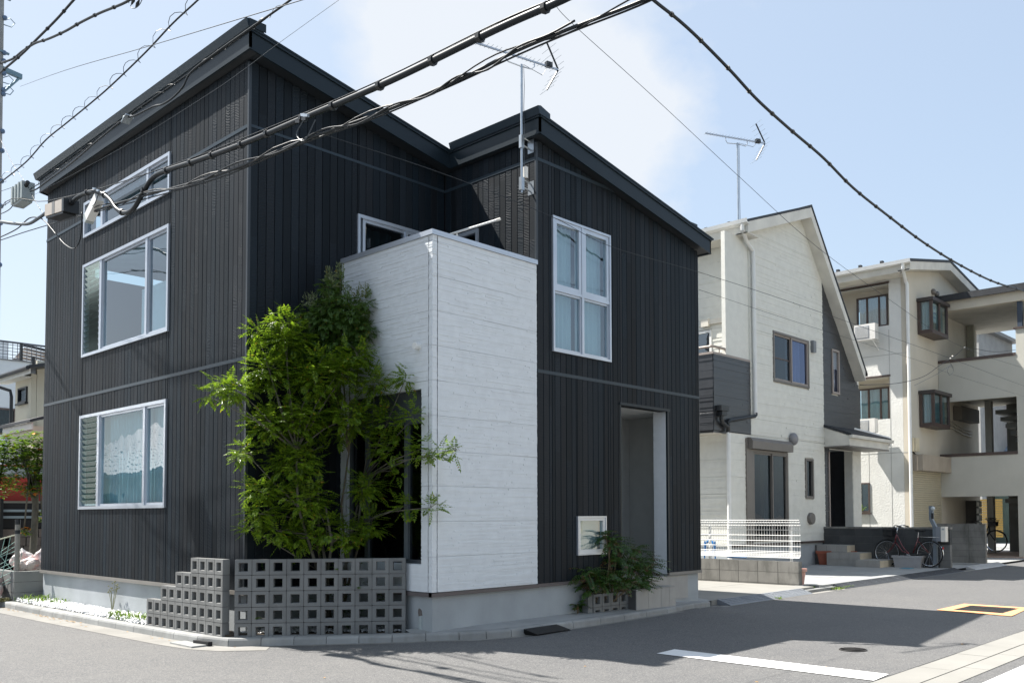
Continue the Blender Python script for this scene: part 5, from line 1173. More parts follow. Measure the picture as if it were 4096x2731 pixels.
def bay(z0,z1,banner):
    x0,x1,yf_=32.98,34.62,11.66
    o=part('bay_window',MB().box(x0-.06,yf_-.06,z1-.12,x1+.09,AY-.01,z1),mat('dark_brown_trim',(.05,.042,.040),.5),AP)
    m=MB(); m.box(x0,yf_,z0,x1,AY-.01,z0+.14)
    for (a,b,c,d) in ((x0,x0+.1,yf_,yf_+.1),(x0,x0+.1,AY-.12,AY-.012),(x1-.07,x1,yf_,yf_+.1),((x0+x1)/2-.06,(x0+x1)/2+.06,yf_+.01,yf_+.08)): m.box(a,c,z0+.14,b,d,z1-.12)
    part('frame',m,BROWN,o); pane('x-',x0+.05,yf_+.1,AY-.12,z0+.14,z1-.12,0,GLASS,o); m=MB(); fbox(m,'y-',yf_+.05,x0+.1,(x0+x1)/2-.06,z0+.15,z1-.13,-.003,0); fbox(m,'y-',yf_+.05,(x0+x1)/2+.06,x1-.07,z0+.15,z1-.13,-.003,0); part('pane',m,GLASS,o)
    curtain('x-',x0+.12,yf_+.12,AY-.12,z0+.16,z1-.14,0,CURTW,o,.02,.1); curtain('y-',yf_+.18,(x0+x1)/2,x1-.1,z0+.16,z1-.14,0,CURTG,o,.01,.1)
    if banner:
        n_=part('banner',MB().box(x0+.16,yf_+.10,z0+.45,x0+.68,yf_+.105,z1-.16),PAPER,o)
        m=MB()
        for r,(zz,hh,nn) in enumerate(((z1-.30,.12,4),(z1-.52,.07,6),(z1-.68,.05,7))):
            for i in range(nn):
                w_=.46/nn; xx=x0+.19+i*w_
                for k in range(3): m.box(xx,yf_+.096,zz-hh/2+k*hh*.4,xx+w_*.7,yf_+.0995,zz-hh/2+k*hh*.4+hh*.14)
                m.box(xx+w_*.3,yf_+.0955,zz-hh/2,xx+w_*.3+w_*.14,yf_+.0992,zz+hh/2)
        part('banner_lettering',m,mat('blue_ink',(.03,.10,.35),.6),n_)['kind']='stuff'
    else: curtain('y-',yf_+.16,x0+.12,(x0+x1)/2,z0+.16,z1-.14,0,CURTG,o,.02,.12)
bay(8.17,9.48,True); bay(4.78,6.10,False)
# shutter
SX0,SX1=32.16,34.97
part('shutter_box',MB().box(32.1,AY-.42,3.17,34.98,AY-.005,3.74),mat('taupe_beige_box',(.34,.29,.23),.6),AP); part('shutter_side',MB().box(32.02,AY-.03,.9,32.15,AY-.004,3.16),mat('taupe_beige_box2',(.33,.28,.22),.6),AP)
z=1.0
while z<3.16: part('slat',MB().ext([(0,AY-.012,z+.004),(0,AY-.04,z+.012),(0,AY-.045,z+.06),(0,AY-.012,z+.072)][::-1],(SX0,0,0),(SX1,0,0)),SHUT,AP); z+=.078
part('shutter_panel',MB().box(SX0,AY-.011,.2,SX1,AY-.003,1.0),SHUT,AP)
part('meter_box',MB().box(32.05,AY-.2,3.85,32.42,AY-.01,4.33),mat('cream_meter_box',(.62,.54,.38),.6),AP)
part('service_cable',MB().tube([(32.2,AY-.05,3.84),(32.6,AY-.03,3.74),(33.6,AY-.03,3.72),(34.9,AY-.04,3.62)],.02,5),BLACKP,AP)
for (z0,z1,yy) in ((7.93,8.50,13.13),(4.56,5.07,13.2)):
    U_=part('air_conditioner',MB().box(31.42,yy,z0,31.72,yy+.78,z1),mat('white_casing',(.66,.65,.62),.45),AP)
    m=MB(); m.box(31.412,yy+.22,z0+.06,31.418,yy+.74,z1-.07); part('fan_opening',m,mat('grille_grey',(.25,.27,.30),.5),U_); m=MB()
    for i in range(14): m.box(31.404,yy+.24,z0+.08+i*(z1-z0-.17)/14,31.411,yy+.72,z0+.09+i*(z1-z0-.17)/14)
    part('fan_grille',m,WHITEP,U_)['kind']='stuff'; part('bracket',MB().tube([(32.0,yy+.1,z0-.03),(31.4,yy+.1,z0-.03),(32.0,yy+.1,z0-.35)],.02,4),WHITEP,U_)
# ---- stair wing
WG=BEIGEG
mb=MB(); y1=9.0
wall(mb,'x-',WX,y1,AY-.01,-.1,7.42,[(9.50,AY-.01,-.1,2.27),(9.46,AY-.01,3.86,5.85)],th=.22); part('wing_wall',mb,WG,AP)
for z in (3.86,7.42): 
    mb=MB(); fbox(mb,'x-',WX,9.46,AY-.012,z-.09+.0,z+.02,-.24,.03); part('parapet_cap',mb,BROWN,AP)
CB=mat('ceiling_beige',(.42,.40,.35),.8)
for q in ((WX+.22,y1,2.6,40,AY-.01,2.85),(WX+.22,y1,6.1,40,AY-.01,6.3),(WX+.22,y1,9.3,40.5,AY+2,9.36)): part('floor_slab',MB().box(*q),CB,AP)
part('top_beam',MB().box(WX-.1,8.2,9.28,WX+.25,AY-.01,9.70),BEIGE,AP); mb=MB(); mb.box(WX-.25,8.1,9.71,41,AY-.013,9.80); mb.box(WX-.28,8.1,9.62,WX-.2,AY-.014,9.86); part('wing_roof',mb,SLATE,AP)
part('corner_column',MB().box(WX,9.0,7.42,WX+.22,9.44,8.28),WG,AP); part('column_cap',MB().box(WX-.05,8.95,8.281,WX+.27,9.50,8.35),BROWN,AP); part('roof_post',MB().box(WX+.02,9.22,8.351,WX+.2,9.38,9.28),mat('blue_black_post',(.03,.045,.07),.5),AP)
part('end_wall',MB().box(WX+.23,8.9,-.1,40,9.0,9.0),WG,AP)
part('stair_pillar',MB().box(38.0,11.22,-.1,38.25,11.46,6.1),WG,AP); part('upper_pillar',MB().box(38.3,11.9,6.3,38.5,12.18,9.3),mat('olive_beige',(.33,.32,.26),.8),AP)
part('stair_back_wall',MB().box(39.6,9.0,-.1,39.7,11.1,6.1),mat('dim_wall',(.25,.25,.23),.8),AP)
def stairs(z0,z1,n,ya,yb):
    for k in range(n):
        f=k/(n-1); z=z0+(z1-z0)*f; y=ya+(yb-ya)*f
        part('stair_step',MB().box(38.3,9.02,z,39.5,y,z+(z1-z0)/n*.62),mat('step_grey',(.30,.31,.30),.8) if k==0 and z0<1 else bpy.data.materials['step_grey'],AP)
stairs(.3,2.35,8,9.75,11.05); stairs(3.3,5.6,9,9.7,11.15)
part('ground_floor',MB().box(WX-.6,8.9,.0,40,AY-.02,.09),PEACH,AP)
# mailboxes and blind seen through the ground floor passage
MBX=part('mailbox_rack',MB().box(37.7,11.75,1.05,37.95,12.17,2.15),mat('dark_rack',(.05,.045,.04),.6),AP)
for k in range(4): part('mailbox',MB().box(37.62,11.62,1.06+k*.28,37.9,11.745,1.30+k*.28),mat('mailbox_grey',(.36,.38,.34),.5) if k==0 else bpy.data.materials['mailbox_grey'],MBX); part('notice',MB().box(37.60,11.64,1.10+k*.28,37.617,11.72,1.26+k*.28),PAPER,MBX)
part('duct',MB().box(36.5,AY-.35,5.3,38.6,AY-.02,5.84),mat('dark_duct',(.10,.09,.075),.7),AP)
for k in range(3): part('wall_pipe',MB().tube([(35.4,AY-.05,5.35-k*.13),(37.6,AY-.05,5.05-k*.12),(38.6,AY-.05,5.0-k*.12)],.035,6),mat('beige_pipe',(.45,.41,.33),.5) if k==0 else bpy.data.materials['beige_pipe'],AP)
T=thing('bamboo_blind','yellow bamboo blind hanging at the far end of the apartment passage','blind',(44,13.4,1.2))
for k in range(16): part('blind_slat',MB().box(44,12.6,.55+k*.11,44.03,14.4,.55+k*.11+.09),BLIND,T)
# ---- houses seen through and over the wing
T=thing('tiled_house','house with a blue grey glazed tile roof seen through the stair wing opening','house',(52,16,.1))
part('wall',MB().box(52,14,0,60,22,3.4),GREENW,T); 
for r in range(9):
    for k in range(12): 
        y=14.2+k*.30; x=51.5+r*.35; z=3.6+r*.20; part('tile',MB().ext([(0,y,z),(0,y+.08,z+.09),(0,y+.2,z+.10),(0,y+.29,z)],(x,0,0),(x+.42,0,.24)),TILEB,T)
part('upper_wall',MB().box(55,13.5,5.0,60,22,9),PINKW,T); part('pale_wall',MB().box(54.9,16.2,5.6,55.0,18.5,9),WHITEP,T)
T=thing('grey_gable_house','distant house with a plain grey gable roof above the top floor parapet of the apartment','house',(58,15,.1))
mb=MB(); mb.add([(56,12.2,8),(56,15.8,8),(56,14.6,12.7),(56,14.1,12.75),(64,12.2,8),(64,15.8,8),(64,14.6,12.7),(64,14.1,12.75)],[(0,3,2,1),(4,5,6,7),(0,4,7,3),(1,2,6,5),(3,7,6,2)]); part('gable',mb,mat('slate_grey_cladding',(.30,.31,.30),.7),T); part('wall',MB().box(56.1,12,0,64,16,8),WHITEP,T)
mb=MB(); mb.add([(55.9,12.3,11.0),(55.9,14.12,12.75),(64,14.12,12.75),(64,12.3,11.0),(55.9,12.3,11.2),(55.9,14.12,12.95),(64,14.12,12.95),(64,12.3,11.2)],[(0,1,2,3),(7,6,5,4),(0,4,5,1),(1,5,6,2)]); part('roof_edge',mb,TILER,T)
T=thing('flat_roof_house','low grey house wall seen beside the pillar over the apartment parapet','house',(50,14.8,.1)); part('wall',MB().box(50,15.3,0,56,19,11.4),mat('mid_grey_wall',(.33,.33,.32),.8),T); part('roof',MB().box(49.8,15.0,11.4,56,19,11.6),TILER,T)
# far street end fill (right)
T=thing('far_house','plain far house closing the view along the right-hand street','house',(70,9,.1)); part('wall',MB().box(72,-2,0,80,14,6),BEIGEG,T); part('roof',MB().ext([(71.5,0,6),(80.5,0,6),(76,0,8.2)],(0,-2.5,0),(0,14.5,0)),TILER,T)
# climbing weed by apartment
T=thing('wall_creeper','light green climbing plant against the white apartment wall behind the dark wall','plant',(31.6,14.6,1.2))
mb=MB()
for i in range(190):
    f=R(); o=Vector((31.7+U(-.1,.1),14.9-1.1*f+U(-.1,.1),1.15+.75*f**.7+U(-.12,.10))); leaflet(mb,o,Vector((U(-1,.3),U(-1,1),U(-.3,.8))).normalized(),Vector((0,0,1)),.13,.06)
part('foliage',mb,GRASS,T)

# ================================================================ LEFT BACKGROUND
T=thing('planter_wall','three course grey concrete block wall beside the gravel at the far end of the dark house','block wall',(6.2,18.7,.1))
for r in range(3):
    za=.06+r*.195
    for a,b in ((5.60,6.16),(6.16,6.8)): part('block',MB().box(a+.004,18.66,za+.003,b-.004,18.80,za+.192),BLK if 0 else mat('smooth_grey_block%d%d'%(r,a>6),(.22,.225,.215),.85,.06,3,bump=.002,bs=60) ,T)
    for k in range(4): part('block',MB().box(5.60,18.804+k*.5,za+.003,5.74,19.30+k*.5-.004,za+.192),BLK,T)
part('mortar',MB().box(5.61,18.668,.05,6.79,18.79,.64),MORT,T)
T=thing('fence_post','grey fence post with black tape bands at the corner of the planter wall','post',(5.67,18.74,.65)); part('post',MB().tube([(5.67,18.74,.65),(5.67,18.74,1.60)],.045,12),mat('weathered_post',(.25,.24,.21),.7,.15,6),T)
for z0,z1 in ((1.515,1.61),(1.34,1.41)): part('tape_band',MB().tube([(5.67,18.74,z0),(5.67,18.74,z1)],.048,12),BLACKP,T)
T=thing('crow_net','loose green net hanging from a rope beside the fence post over the rubbish bags','net',(5.4,19,.7))
mb=MB(); mb.tube([(5.67,18.74,1.33),(5.45,19.0,1.24),(5.1,19.5,1.2),(4.7,20.2,1.25)],.012,5); part('rope',mb,mat('pale_rope',(.5,.5,.38),.8),T); mb=MB()
for i in range(9):
    f=i/8; p=Vector((5.65-.5*f,18.76+.75*f,1.30-.08*f)); mb.tube([p,p+Vector((U(-.12,.16),U(0,.2),-.35)),p+Vector((U(-.25,.25),U(0,.3),-.72))],.006,4)
    mb.tube([Vector((5.65,18.78,1.2-.09*i)),Vector((5.4,19.1,1.0-.09*i+U(-.1,.1))),Vector((5.1,19.6,1.15-.1*i))],.005,4)
o=part('netting',mb,NET,T); o['kind']='stuff'
def bag(label,c,r,m,sq=(1,1,1)):
    T=thing('plastic_bag',label,'bag',c,'rubbish bags behind the planter wall'); mb=MB(); n,mm=12,8; vs=[]; sd=U(0,9)
    for i in range(mm+1):
        th=math.pi*i/mm
        for k in range(n):
            ph=2*math.pi*k/n; j=1+.20*math.sin(3*ph+sd+i)+U(-.09,.09); z=math.cos(th)
            vs.append((c[0]+r*sq[0]*math.sin(th)*math.cos(ph)*j,c[1]+r*sq[1]*math.sin(th)*math.sin(ph)*j,c[2]+r*sq[2]*(z+(.35 if i==0 else 0))))
    mb.add(vs,[((i+1)*n+k,(i+1)*n+(k+1)%n,i*n+(k+1)%n,i*n+k) for i in range(mm) for k in range(n)]); part('sack',mb,m,T); return T
bag('white bag with red print lying at the front of the pile above the planter wall',(6.02,19.05,.76),.15,BAGR,(1.3,.9,.8))
bag('crumpled white sack beside the wall of the dark house above the planter wall',(6.24,19.15,.82),.17,BAGW,(.9,.9,1.2))
bag('grey white sack standing behind the red printed bag',(5.94,19.35,.83),.17,BAGW,(1.2,.9,1))
bag('small red and white bag right behind the fence post',(5.79,19.0,.74),.11,BAGR)
bag('large white bag low on the ground left of the fence post under the net',(5.36,19.3,.42),.26,BAGW,(1,1,1.3))
bag('tan and white bag at the lower left edge below the net',(5.28,18.95,.30),.18,BAGR,(1.1,1,1.1))
T=thing('timber_plank','pale timber plank on the ground below the bags','plank',(5.35,18.9,.1)); part('plank',MB().box(5.0,18.85,.1,5.59,18.95,.16),mat('pale_timber',(.4,.36,.25),.8),T)
blades('grass',[(5.2+.05*i,18.75,.1) for i in range(8)],.08,14,mat('dry_grass',(.25,.23,.10),.8),'dry grass on the ground left of the planter wall','grass',.06)
# street trees
def street_tree(label,x,y,zc,lob,group):
    T=thing('street_tree',label,'tree',(x,y,.1),group); mb=MB(); mb.tube([(x,y,.05),(x+.02,y,.9),(x+.05,y,1.8),(x+.05,y,zc-.3)],[.085,.075,.07,.05],8)
    for (a,b,c,r) in lob: mb.tube([(x+.05,y,zc-.9+U(-.4,.2)),((x+a)/2,(y+b)/2,zc-.4),(a,b,c)],[.035,.025,.015],5)
    part('trunk',mb,BARKG,T,smooth=True); mb=MB()
    for (a,b,c,r) in lob:
        for i in range(int(900*r*r)):
            v=Vector((random.gauss(0,1),random.gauss(0,1),random.gauss(0,1))).normalized()*r*(R()**.4); o=Vector((a,b,c))+v
            for k in range(4):
                an=U(0,6.28); leaflet(mb,o,Vector((math.cos(an),math.sin(an),U(-.5,.35))).normalized(),Vector((U(-.2,.2),U(-.2,.2),1)).normalized(),U(.09,.14),.05)
    part('crown',mb,LEAFG,T); mb=MB()
    for (a,b,c,r) in lob:
        for i in range(4): o=Vector((a,b,c))+Vector((U(-1,1),U(-1,1),U(-1,1)))*r*.8; leaflet(mb,o,Vector((U(-1,1),-1,U(-.5,.2))).normalized(),Vector((0,.5,1)),.13,.085); leaflet(mb,o,Vector((U(-1,1),-1,U(-.5,.2))).normalized(),Vector((0,.5,1)),.13,.085)
    part('yellowed_leaves',mb,ORL,T)
    return T
street_tree('broad leaved street tree nearest the dark house wall with a few orange leaves',6.95,22.0,3.0,[(6.7,22,3.15,.42),(7.05,22,3.2,.38),(7.2,22.2,2.9,.4),(6.8,21.9,2.75,.38),(7.1,21.9,2.4,.3),(6.85,22,2.25,.2),(7.15,22,1.65,.15),(6.75,21.9,1.35,.13)],'trees behind the left end of the dark house')
street_tree('broad leaved street tree at the left edge of the picture with a forked pale trunk',6.28,22.3,2.9,[(6.1,22.3,3.0,.45),(6.5,22.4,3.05,.42),(6.3,22.2,2.6,.36),(5.8,22.2,2.8,.4),(6.55,22.5,2.35,.28)],'trees behind the left end of the dark house')
# raised car stand and red car
T=thing('stone_retaining_wall','brown stone retaining wall with dark openings under the red car','wall',(8,25,.1))
for r in range(6):
    x=5.8+(r%2)*.2
    while x<9.2:
        e=x+U(.3,.55)
        if not ((6.95<(x+e)/2<7.2) or ((x+e)/2>6.75 and (x+e)/2<7.5 and r<3)): part('stone',MB().box(x+.01,25.0+U(0,.03),.1+r*.21,e-.01,25.3,.1+r*.21+.2),STONE,T)
        x=e
part('backing',MB().box(5.7,25.31,.1,9.3,25.5,1.38),DARKIN,T); part('black_post',MB().box(7.0,24.85,.1,7.2,24.99,2.1),BLACKP,T)
T=thing('metal_railing','dark railing with pale bars along the raised car stand','railing',(8,25,1.4))
for z in (1.62,1.78): part('rail',MB().box(5.7,24.95,z,9.3,24.99,z+.06),mat('pale_blue_rail%d'%int(z*100),(.22,.27,.30),.5),T)
part('dark_board',MB().box(5.7,25.0,1.38,9.3,25.03,2.0),DARKIN,T)
T=thing('red_car','red rounded car parked on the raised stand behind the street trees','car',(7.6,26,1.9))
mb=MB(); prof=[(6.0,0,2.06),(6.0,0,2.32),(6.25,0,2.50),(6.7,0,2.62),(7.1,0,2.70),(8.6,0,2.68),(8.95,0,2.50),(9.05,0,2.30),(9.05,0,2.06)]
secs=[(25.4,.93),(25.55,1.0),(27.0,1.0),(27.15,.93)]; vs=[];n=len(prof)
for (y,k) in secs:
    for p in prof: vs.append((7.5+(p[0]-7.5)*(.97 if k<1 else 1),y,2.06+(p[2]-2.06)*k))
mb.add(vs,[tuple(range(n)),tuple(range(3*n,4*n))[::-1]]+[(i*n+k,(i+1)*n+k,(i+1)*n+(k+1)%n,i*n+(k+1)%n) for i in range(3) for k in range(n)]); part('body',mb,RED,T,smooth=False)
part('windscreen',MB().box(6.5,25.45,2.62,8.8,27,2.92),mat('car_glass',(.35,.38,.40),.08,spec=.8),T); part('roof',MB().box(6.6,25.5,2.925,8.7,26.9,2.97),RED,T); part('door_gap',MB().box(6.62,25.385,2.08,6.72,25.395,2.5),BLACKP,T); part('sill',MB().box(6.0,25.38,2.0,9.05,27.1,2.055),mat('beige_sill',(.45,.40,.30),.6),T)
for xx in (6.6,8.5): part('wheel',MB().lathe((xx,25.5,2.02),[(.2,0),(.22,.05),(.2,.2)],18,'y'),RUBBER,T)
# cream house
T=thing('cream_house','small cream house with black gutters and a tiny dark window at the far left','house',(9.36,30,.1))
tw=(30.28,31.05,5.15,5.62)
mb=MB(); wall(mb,'x-',9.36,30,31.4,0,5.98,[tw],th=.15); mb.box(9.52,30,0,14,30.12,6.4); part('wall',mb,mat('cream_render',(.58,.54,.43),.8,.05,1,stain=.3,stc=(.5,.45,.34),sts=.8),T)
o=part('window',frame(MB(),'x-',9.36,*tw,.05,-.05,.05),BLACKP,T); pane('x-',9.36,tw[0]+.05,tw[1]-.05,tw[2]+.05,tw[3]-.05,0,GLASSD,o); part('sill',MB().box(9.26,tw[0]-.06,tw[2]-.06,9.355,tw[1]+.06,tw[2]-.01),BLACKP,T)
mb=MB(); mb.ext([(8.95,0,5.98),(12.5,0,6.9),(12.5,0,7.0),(8.95,0,6.07)],(0,28.9,0),(0,32.2,0)); part('roof',mb,SLATE,T); mb=MB(); mb.ext([(9.0,0,5.84),(9.03,0,5.84),(9.03,0,5.99),(9.0,0,5.97)],(0,29.0,0),(0,32.1,0)); mb.ext([(9.03,0,5.84),(9.36,0,5.86),(9.36,0,5.90),(9.03,0,5.88)],(0,30.0,0),(0,32.1,0)); part('fascia',mb,CREAM,T)
mb=MB(); mb.tube([(8.92,28.9,5.99),(8.92,32.2,5.99)],.06,6); mb.tube([(8.92,32.1,5.95),(8.95,31.9,5.75),(9.26,31.55,5.60),(9.28,31.5,5.4),(9.28,31.5,2)],.05,6); part('gutter',mb,BLACKP,T)
mb=MB(); mb.ext([(8.6,0,4.28),(9.36,0,4.52),(9.36,0,4.62),(8.6,0,4.36)],(0,27.6,0),(0,30.3,0)); part('lower_roof',mb,SLATE,T); part('lower_fascia',MB().box(8.68,27.7,4.10,8.72,30.2,4.29),CREAM,T); part('front_bay',MB().box(8.75,27.8,0,9.6,29.95,4.2),mat('cream_render2',(.56,.52,.41),.8),T)
o=part('bay_window',MB().box(8.55,28.0,2.5,8.74,29.4,3.62),BLACKP,T); m=MB()
for k in range(3): m.box(8.54,28.08+k*.44,2.6,8.549,28.46+k*.44,3.5)
part('pane',m,mat('dark_pane',(.04,.05,.055),.1,spec=.9),o)
# white building with rooftop terrace
T=thing('white_flat_building','pale grey flat roofed building with a mesh fenced roof terrace at the far left','building',(12,40,.1))
wwn=(11.2,11.95,4.9,5.95)
mb=MB(); wall(mb,'y-',40,6,16,0,7.85,[wwn],th=.2); mb.box(6,40.2,0,16,48,7.6); mb.box(6,42,7.6,12.22,47,8.95); part('wall',mb,mat('pale_grey_render',(.56,.60,.63),.8,.04,1),T)
mb=MB(); mb.box(6,39.95,7.85,16,40.25,7.9); part('parapet_cap',mb,TILER,T)
o=part('window',frame(MB(),'y-',40,*wwn,.07,-.05,.05),BROWN,T); pane('y-',40,wwn[0]+.07,wwn[1]-.07,wwn[2]+.07,wwn[3]-.07,0,GLASSD,o); curtain('y-',40,11.35,11.9,4.95,5.9,-.2,CURTW,o,.04,.2)
mb=MB()
for i in range(60): mb.box(6+i*.17,39.97,7.9,6.02+i*.17,39.99,8.55)
for k in range(5): mb.box(6,39.965,7.95+k*.13,16,39.975,7.97+k*.13)
mb.box(6,39.94,8.55,16,40.0,8.62); o=part('mesh_railing',mb,mat('railing_dark',(.08,.09,.11),.6),T); o['kind']='stuff'
for xx in (12.05,12.5): part('terrace_post',MB().box(xx,39.9,7.2 if xx>12.3 else 7.9,xx+.08,40.05,8.6 if xx<12.3 else 8.1),BLACKP,T)
part('fan_cover',MB().ell((11.35,41.9,8.15),.45,.1,.3,12,6),mat('dark_duct2',(.16,.18,.20),.6),T)
T=thing('pergola_awning','reed shaded pergola roof on the terrace of the pale grey building','awning',(12.9,40.6,8)); 
for k in range(7): part('awning_strip',MB().add([(12.3,40.3+k*.3,8.50-k*.07),(14.2,40.3+k*.3,8.25-k*.07),(14.2,40.56+k*.3,8.19-k*.07),(12.3,40.56+k*.3,8.44-k*.07)],[(0,1,2,3)]),mat('reed_mat%d'%(k%2),(.30,.24,.20) if k%2 else (.20,.17,.15),.9,.2,8) if k<2 else bpy.data.materials['reed_mat%d'%(k%2)],T)
part('beam',MB().obox((13.2,40.25,8.46),(.95,0,-.12),(0,.04,0),(0,0,.05)),BLACKP,T); part('post',MB().box(13.4,41.9,7.9,13.46,41.96,8.1),BLACKP,T)
T=thing('white_gable_house','small white gabled house at the lower left edge with a black drainpipe','house',(6.8,26.5,.1))
mb=MB(); mb.add([(5.0,27,0),(7.28,27,0),(7.28,27,3.75),(6.2,27,4.75),(5.0,27,5.6)],[(0,1,2,3,4)]); mb.box(5,27.01,0,7.25,30,3.6); part('wall',mb,mat('white_siding',(.62,.66,.70),.6,.03,2),T)
mb=MB(); slope_slab(mb,5.4,5.28,7.42,3.86,26.7,30,.08); part('roof',mb,TILER,T); mb=MB(); slope_slab(mb,5.4,5.05,7.36,3.68,26.72,26.8,.20); part('bargeboard',mb,WHITEP,T); part('drainpipe',MB().tube([(7.50,26.9,3.85),(7.45,26.95,3.65),(7.33,26.98,3.5),(7.33,26.98,1.5)],.04,6),BLACKP,T)
# far fill houses on the left horizon
# ================================================================ ACROSS THE STREETS (out of frame, seen only in window reflections)
T=thing('reflected_house','tile roofed house across the left street, seen mirrored in the lower left window','house',(-8,40,.1))
part('wall',MB().box(-16,32,0,-3.2,50,3.3),mat('grey_beige_render',(.45,.44,.40),.8),T); part('window',MB().box(-3.19,38,1.2,-3.15,41,2.6),DARKIN,T)
RT=MB(); slope_slab(RT,-2.4,3.2,-9.6,6.4,31,51,.1); slope_slab(RT,-9.6,6.4,-16.8,3.2,31,51,.1); part('roof',RT,TILER,T)
RT=MB()
for k in range(60):
    for r in range(16): x=-2.4-r*.45; z=3.32+r*.2; y=31.2+k*.33; RT.add([(x,y,z+.02),(x,y+.3,z+.02),(x-.46,y+.3,z+.205),(x-.46,y,z+.205),(x,y+.15,z+.08),(x-.46,y+.15,z+.26)],[(0,4,5,3),(4,1,2,5),(0,1,4)])
o=part('roof_tiles',RT,TILER,T); o['kind']='stuff'
T=thing('reflected_apartment','pale apartment house across the right street, seen mirrored in the street windows','building',(22,-5,.1))
mb=MB(); wall(mb,'y+',-3.5,14,40,0,6.6,[(18,20,1,3),(23,25,1,3),(18,20,4,5.6),(23,25,4,5.6),(29,31,4,5.6),(29,31,1,3)],th=.2); mb.box(14,-12,0,40,-3.8,6.5); part('wall',mb,mat('warm_cream_render',(.62,.58,.48),.8,.05,1),T)
st_=MB()
for k in range(12): st_.box(15+k*.3,-3.2,.3+k*.26,15.5+k*.3,-2.4,.36+k*.26)
st_.tube([(15,-2.4,1.2),(18.6,-2.4,4.3)],.04,6); part('outer_stairs',st_,mat('brown_steel',(.10,.07,.05),.6),T)
T=thing('reflected_car_port','low white wall across the right street seen mirrored in the small window','wall',(12,-3,.1)); part('wall',MB().box(4,-3.2,0,13,-3,1.7),WHITEP,T)

# ================================================================ OVERHEAD: pole, cables, boxes
T=thing('utility_pole','concrete utility pole mostly outside the left edge with only its crossarm and insulators showing','utility pole',(6.66,24,0))
part('pole',MB().tube([(6.66,24,0),(6.62,24,15)],[.17,.11],16),KERB,T)
TEAL=mat('teal_galvanised',(.16,.25,.30),.5,.1,5,metal=.3)
part('crossarm',MB().obox((6.75,24,12.34),(.40,0,-.05),(0,.05,0),(0,0,.055)),TEAL,T); part('brace',MB().tube([(7.1,24,12.25),(6.7,24,11.7)],.03,5),TEAL,T)
part('crossarm',MB().obox((6.6,23.9,14.05),(.25,0,-.02),(0,.03,0),(0,0,.02)),TEAL,T); part('crossarm',MB().obox((6.6,23.9,12.72),(.24,0,-.02),(0,.03,0),(0,0,.02)),TEAL,T)
for z in (13.55,12.5,12.2,12.7,11.8,11.7,10.8,10.33,9.6,9.0,8.6,7.6): part('insulator',MB().ell((6.74,23.9,z),.055,.055,.06,8,6),mat('blue_insulator',(.10,.16,.26),.3) if z==13.55 else bpy.data.materials['blue_insulator'],T,smooth=True)
for (z) in (13.5,12.1,11.85): part('wire_ring',MB().tube([(6.72,23.95,z),(6.85,23.9,z+.08),(6.95,23.9,z),(6.88,23.9,z-.12),(6.72,23.95,z-.1)],.012,5),TEAL,T)
def catm(P,n=6):
    P=[Vector(p) for p in P]; P=[P[0]*2-P[1]]+P+[P[-1]*2-P[-2]]; o=[]
    for i in range(1,len(P)-2):
        a,b,c,d=P[i-1:i+3]
        for k in range(n):
            t=k/n; o.append(.5*((2*b)+(c-a)*t+(2*a-5*b+4*c-d)*t*t+(3*b-a-3*c+d)*t**3))
    o.append(P[-2]); return o
def cable(label,P,r,m=CABLE,name='cable',cat='cable',n=6,ties=0,group=None,wob=0,helix=None,sides=7):
    T=thing(name,label,cat,P[0],group); pts=catm(P,n); part('line',MB().tube(pts,r,sides),m,T,smooth=True)
    if ties:
        L_=0; last=0; nxt=ties*.5
        for a,b in zip(pts,pts[1:]):
            s=(b-a).length
            while L_+s>nxt:
                p=a+(b-a)*((nxt-L_)/s); d=(b-a).normalized(); part('tie',MB().tube([p-d*.02,p+d*.02],r*1.5,7),BLACKP,T); nxt+=ties*U(.8,1.2)
            L_+=s
    if helix:
        pitch,hr,wr=helix; out=[]; L_=0
        for a,b in zip(pts,pts[1:]):
            s=(b-a).length; k=max(1,int(s/(pitch/10)))
            for i in range(k):
                an=2*math.pi*(L_+s*i/k)/pitch; d=(b-a).normalized(); u_=d.cross(Vector((0,0,1))).normalized(); v_=u_.cross(d)
                out.append(a+(b-a)*i/k+u_*math.cos(an)*hr+v_*(math.sin(an)*hr+hr*.4))
            L_+=s
        part('spiral_hanger',MB().tube(out,wr,4),m,T)
    return T
# thick trunk cable sweeping from upper right to the splice case
A_=[(4.600,3.475,5.249),(4.600,4.113,5.255),(4.600,4.786,5.293),(4.600,6.090,5.329),(4.600,7.472,5.416),(4.600,8.538,5.487),(4.600,9.591,5.589),(4.600,10.293,5.671),(4.600,10.674,5.682),(4.600,10.935,5.578),(4.600,11.203,5.438),(4.600,11.460,5.437),(4.600,11.728,5.550),(4.600,11.953,5.727),(4.600,12.240,5.877),(4.600,12.593,5.982),(4.600,13.020,6.020),(4.600,13.335,5.986)]
cable('thick black trunk cable sagging across the dark house in front of the upper left window',A_,.028,ties=.62,name='power_cable',sides=10)
cable('thick grey cable curving from the splice case to the left edge',[(4.600,14.216,6.086),(4.600,14.538,6.076),(4.600,15.005,6.088),(4.600,15.603,6.221),(4.600,16.349,6.423),(4.800,18.023,6.916),(6.6,23.9,7.4)],.024,CABLEG,name='power_cable')
cable('thin support wire running just above the thick black trunk cable',[(4.600,3.546,5.280),(4.600,4.159,5.297),(4.600,4.810,5.342),(4.600,6.120,5.377),(4.600,7.473,5.463),(4.600,9.593,5.639),(4.600,12.128,5.930),(4.600,14.225,6.249),(4.600,16.362,6.618),(6.66,23.9,7.0)],.006,name='support_wire')
